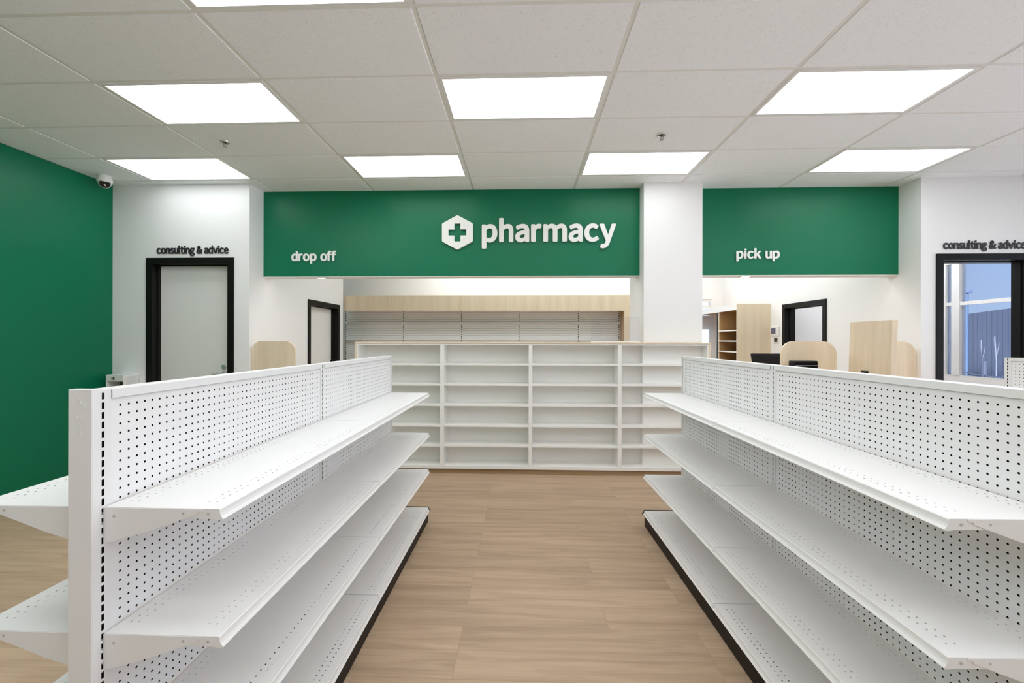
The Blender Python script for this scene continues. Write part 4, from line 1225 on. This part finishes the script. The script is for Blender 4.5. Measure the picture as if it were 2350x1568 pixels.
part('countertop', MB().box(-0.632, 0.63, -0.16 + .001, 0.45, 0.991, 1.025), M['wood_h'], dc, 0.002)
part('support', MB().box(-0.632, -0.60, -0.15, 0.43, 0.0, 0.9905), M['wood_v'], dc)
def counter(lab, x0, x1, y0, y1, open_side):
    t = thing('service_counter', lab, 'counter', ((x0 + x1) / 2, y0, 0), 0, 'pharmacy service counters')
    w = (x1 - x0) / 2
    part('front_panel', MB().box(-w + 0.01, w - 0.01, 0.02, 0.04, 0.0, 0.9905), M['wood_v'], t)
    part('support', MB().box(-w + 0.01, -w + 0.04, 0.0405, y1 - y0 - 0.02, 0.0, 0.9905), M['wood_v'], t)
    part('support', MB().box(w - 0.04, w - 0.01, 0.0405, y1 - y0 - 0.02, 0.0, 0.9905), M['wood_v'], t)
    part('countertop', MB().box(-w, w, 0.0, y1 - y0, 0.991, 1.025), M['wood_h'], t, 0.002)
    return t
counter('light wood pick up counter right of the pillar, under the black monitor', 2.14, 3.57, 4.42, 5.50, 0)
counter('short light wood counter piece under the raised flap by the right wall', 3.592, 4.435, 4.24, 5.02, 0)

# counter flap folded up on its hinge, seen from its left face
lb = thing('counter_flap', 'light wood counter flap folded upright in front of the rounded screen by the right wall', 'counter flap', (3.60, 4.26, 1.0255))
hb_ = 1.722 - 1.0255
vsb = []
for (zz, xx) in ((0.0, -0.012), (hb_, 0.006)):
    for (yy, dx) in ((0.0, 0.0), (0.575, 0.03)):
        vsb += [(xx + dx, yy, zz), (xx + dx + 0.046 + 0.010 * zz / hb_, yy, zz)]
bb = MB().add(vsb, [(0, 1, 3, 2), (4, 6, 7, 5), (0, 4, 5, 1), (2, 3, 7, 6), (0, 2, 6, 4), (1, 5, 7, 3)])
part('panel', bb, M['wood_v'], lb, 0.003)
fx = MB().box(-0.024, 0.012, 0.285, 0.345, 0.130, 0.176)
fx.k = 1
fx.cyl((-0.024, 0.302, 0.153), 0.006, -0.003, 'x', 12).cyl((-0.024, 0.328, 0.153), 0.006, -0.003, 'x', 12)
part('latch', fx, [M['plastic_b'], M['chrome']], lb)

# monitors and a small card printer on the counters
def monitor(lab, loc, w, h, tilt, rz, foot):
    t = thing('monitor', lab, 'monitor', loc, rz, 'monitors on the counters')
    b = MB()
    b.prism([(-w / 2 + 0.0, -h), (w / 2 - 0.0, -h), (w / 2, 0), (-w / 2, 0)], 0.0, 0.022, 'y')
    s_ = part('back_shell', b, M['plastic_b'], t, 0.004, loc=(0, 0, foot), rot=(tilt, 0, 0))
    part('vent_ridge', MB().prism([(-w * 0.42, -0.045), (w * 0.40, -0.045), (w * 0.38, -0.034), (-w * 0.40, -0.034)], -0.006, 0.001, 'y'), M['plastic_b'], s_, 0.002)
    part('screen', MB().box(-w / 2 + 0.012, w / 2 - 0.012, 0.0222, 0.0235, -h + 0.012, -0.012), M['dark'], s_)
    part('stand', MB().box(-0.03, 0.03, 0.03, 0.06, 0.0, foot - h * 0.35), M['plastic_b'], t)
    part('foot', MB().box(-0.11, 0.11, -0.05, 0.12, 0.0, 0.014), M['plastic_b'], t, 0.004)
monitor('black monitor seen from behind on the pick up counter, left of the card printer', (3.02, 5.28, 1.025), 0.445, 0.27, -0.30, 0.0, 0.335)
monitor('black monitor edge on the drop off counter behind the left shelving run', (-2.24, 5.28, 1.025), 0.36, 0.17, -0.10, 0.0, 0.236)
t = thing('card_printer', 'small glossy black printer in front of the rounded wood screen on the pick up counter', 'printer', (3.110, 4.80, 1.0255))
part('body', MB().box(-0.128, 0.128, -0.05, 0.06, 0.0, 0.270), M['plastic_b'], t, 0.012)
for z in (0.215, 0.172):
    part('slot_trim', MB().box(-0.118, 0.118, -0.053, -0.0505, z, z + 0.005), M['chrome'], t)

# dispenser in the corner by the left door
t = thing('wall_dispenser', 'white boxy wall dispenser with a dark opening in the corner by the green wall', 'dispenser', (-4.63, YB, 0.80))
wb = MB()
wb.prism([(-0.105, 0.0), (-0.105, 0.312), (0.105, 0.312), (0.105, 0.0), (0.095, 0.0), (0.095, 0.235), (-0.095, 0.235), (-0.095, 0.0)], -0.19, -0.03, 'y')
wb.box(-0.105, 0.105, -0.03, 0.0, -0.25, 0.312)
wb.box(-0.105, 0.105, -0.19, -0.03, -0.25, 0.0)
part('housing', wb, M['plastic_w'], t, 0.004)
part('niche_back', MB().box(-0.0945, 0.0945, -0.036, -0.0305, 0.001, 0.234), M['niche'], t)
lk = MB().cyl((-0.02, -0.190, 0.272), 0.012, -0.008, 'y', 18)
part('lock', lk, M['chrome'], t)
part('key', MB().box(-0.004, 0.006, -0.2040, -0.1985, 0.258, 0.287), M['dark'], t)
part('side_cover', MB().box(0.1055, 0.118, -0.17, -0.01, -0.2, 0.30), M['plastic_w'], t, 0.004)

# ================================================================== OUTSIDE THE WINDOWS
g = MB()
random.seed(3)
N = 26
vs, fs = [], []
for a in range(N + 1):
    for b_ in range(N + 1):
        xx = 7.3 + 62 * (a / N) ** 1.6
        yy = -30 + 95 * b_ / N
        vs.append((xx, yy, -0.25 + random.uniform(0, 0.22) * min(1, a / 5)))
for a in range(N):
    for b_ in range(N):
        i = a * (N + 1) + b_
        fs.append((i, i + 1, i + N + 2, i + N + 1))
g.add(vs, fs)
struct('ground', g, M['snow'])
A_, B_ = Vector((23.04, 23.81)), Vector((19.34, 17.38))
dv = (B_ - A_).normalized()
nv = Vector((-dv.y, dv.x))
P0, P1 = A_ - dv * 14, B_ + dv * 16
bw = MB()
L_ = (P1 - P0).length
step = 0.5
k = 0
while k * step < L_:
    a = P0 + dv * (k * step)
    b_ = P0 + dv * min(L_, (k + 1) * step - 0.03)
    off = nv * 0.25
    q4 = [(a.x, a.y), (b_.x, b_.y), ((b_ + off).x, (b_ + off).y), ((a + off).x, (a + off).y)]
    bw.prism(q4, -0.3, 2.82, 'z')
    k += 1
o_ = P0 + nv * 0.1
e_ = P1 + nv * 0.1
bw.prism([(o_.x, o_.y), (e_.x, e_.y), ((e_ + nv * .1).x, (e_ + nv * .1).y), ((o_ + nv * .1).x, (o_ + nv * .1).y)], -0.3, 2.78, 'z')
tag(part('warehouse', bw, M['siding'], recalc=True), 'long slate blue metal sided building seen through the consulting room window', 'building')
lpz = thing('light_pole', 'blue grey steel pole with a flat cap outside the consulting room window', 'pole', (15.69, 15.55, -0.2))
part('shaft', MB().cyl((0, 0, 0), 0.066, 3.42, 'z', 20), M['pole'], lpz, smooth=True)
part('cap', MB().cyl((0, 0, 3.42), 0.15, 0.08, 'z', 20), M['pole'], lpz)
fn = thing('yard_fence', 'thin dark metal rail fence standing in the snow outside the window', 'fence', (12.6, 13.0, -0.25))
fdir = Vector((-0.45, -0.9)).normalized()
for k in range(-8, 14):
    p = fdir * (k * 0.42)
    r_ = 0.05 if k % 5 == 0 else 0.014
    part('picket', MB().cyl((p.x, p.y, 0), r_, 1.25 if k % 5 == 0 else 0.95, 'z', 10), M['fence'], fn)
for z in (0.9, 0.15):
    a, b_ = fdir * (-8 * 0.42), fdir * (13 * 0.42)
    part('rail', MB().tube([(a.x, a.y, z), (b_.x, b_.y, z)], 0.018, 8), M['fence'], fn)
for k, (d_, s_, hh_, lab) in enumerate(((16.5, 1.075, 1.9, 'pale slim bare sapling trunk in front of the blue building'), (17.2, 1.045, 1.75, 'pale short bare sapling trunk beside the taller one'))):
    xx = d_ * s_ 
    sp_ = MB().tube([(0, 0, 0), (0.03, 0.02, hh_ * .5), (-0.02, 0.03, hh_)], 0.016, 8)
    sp_.tube([(0.02, 0.02, hh_ * .55), (0.22, 0.1, hh_ * .85)], 0.008, 6).tube([(0.0, 0.03, hh_ * .7), (-0.2, -0.1, hh_ * .95)], 0.007, 6)
    tag(part('sapling', sp_, M['birch'], smooth=True, loc=(xx, d_, -0.2)), lab, 'tree', 'bare saplings outside')
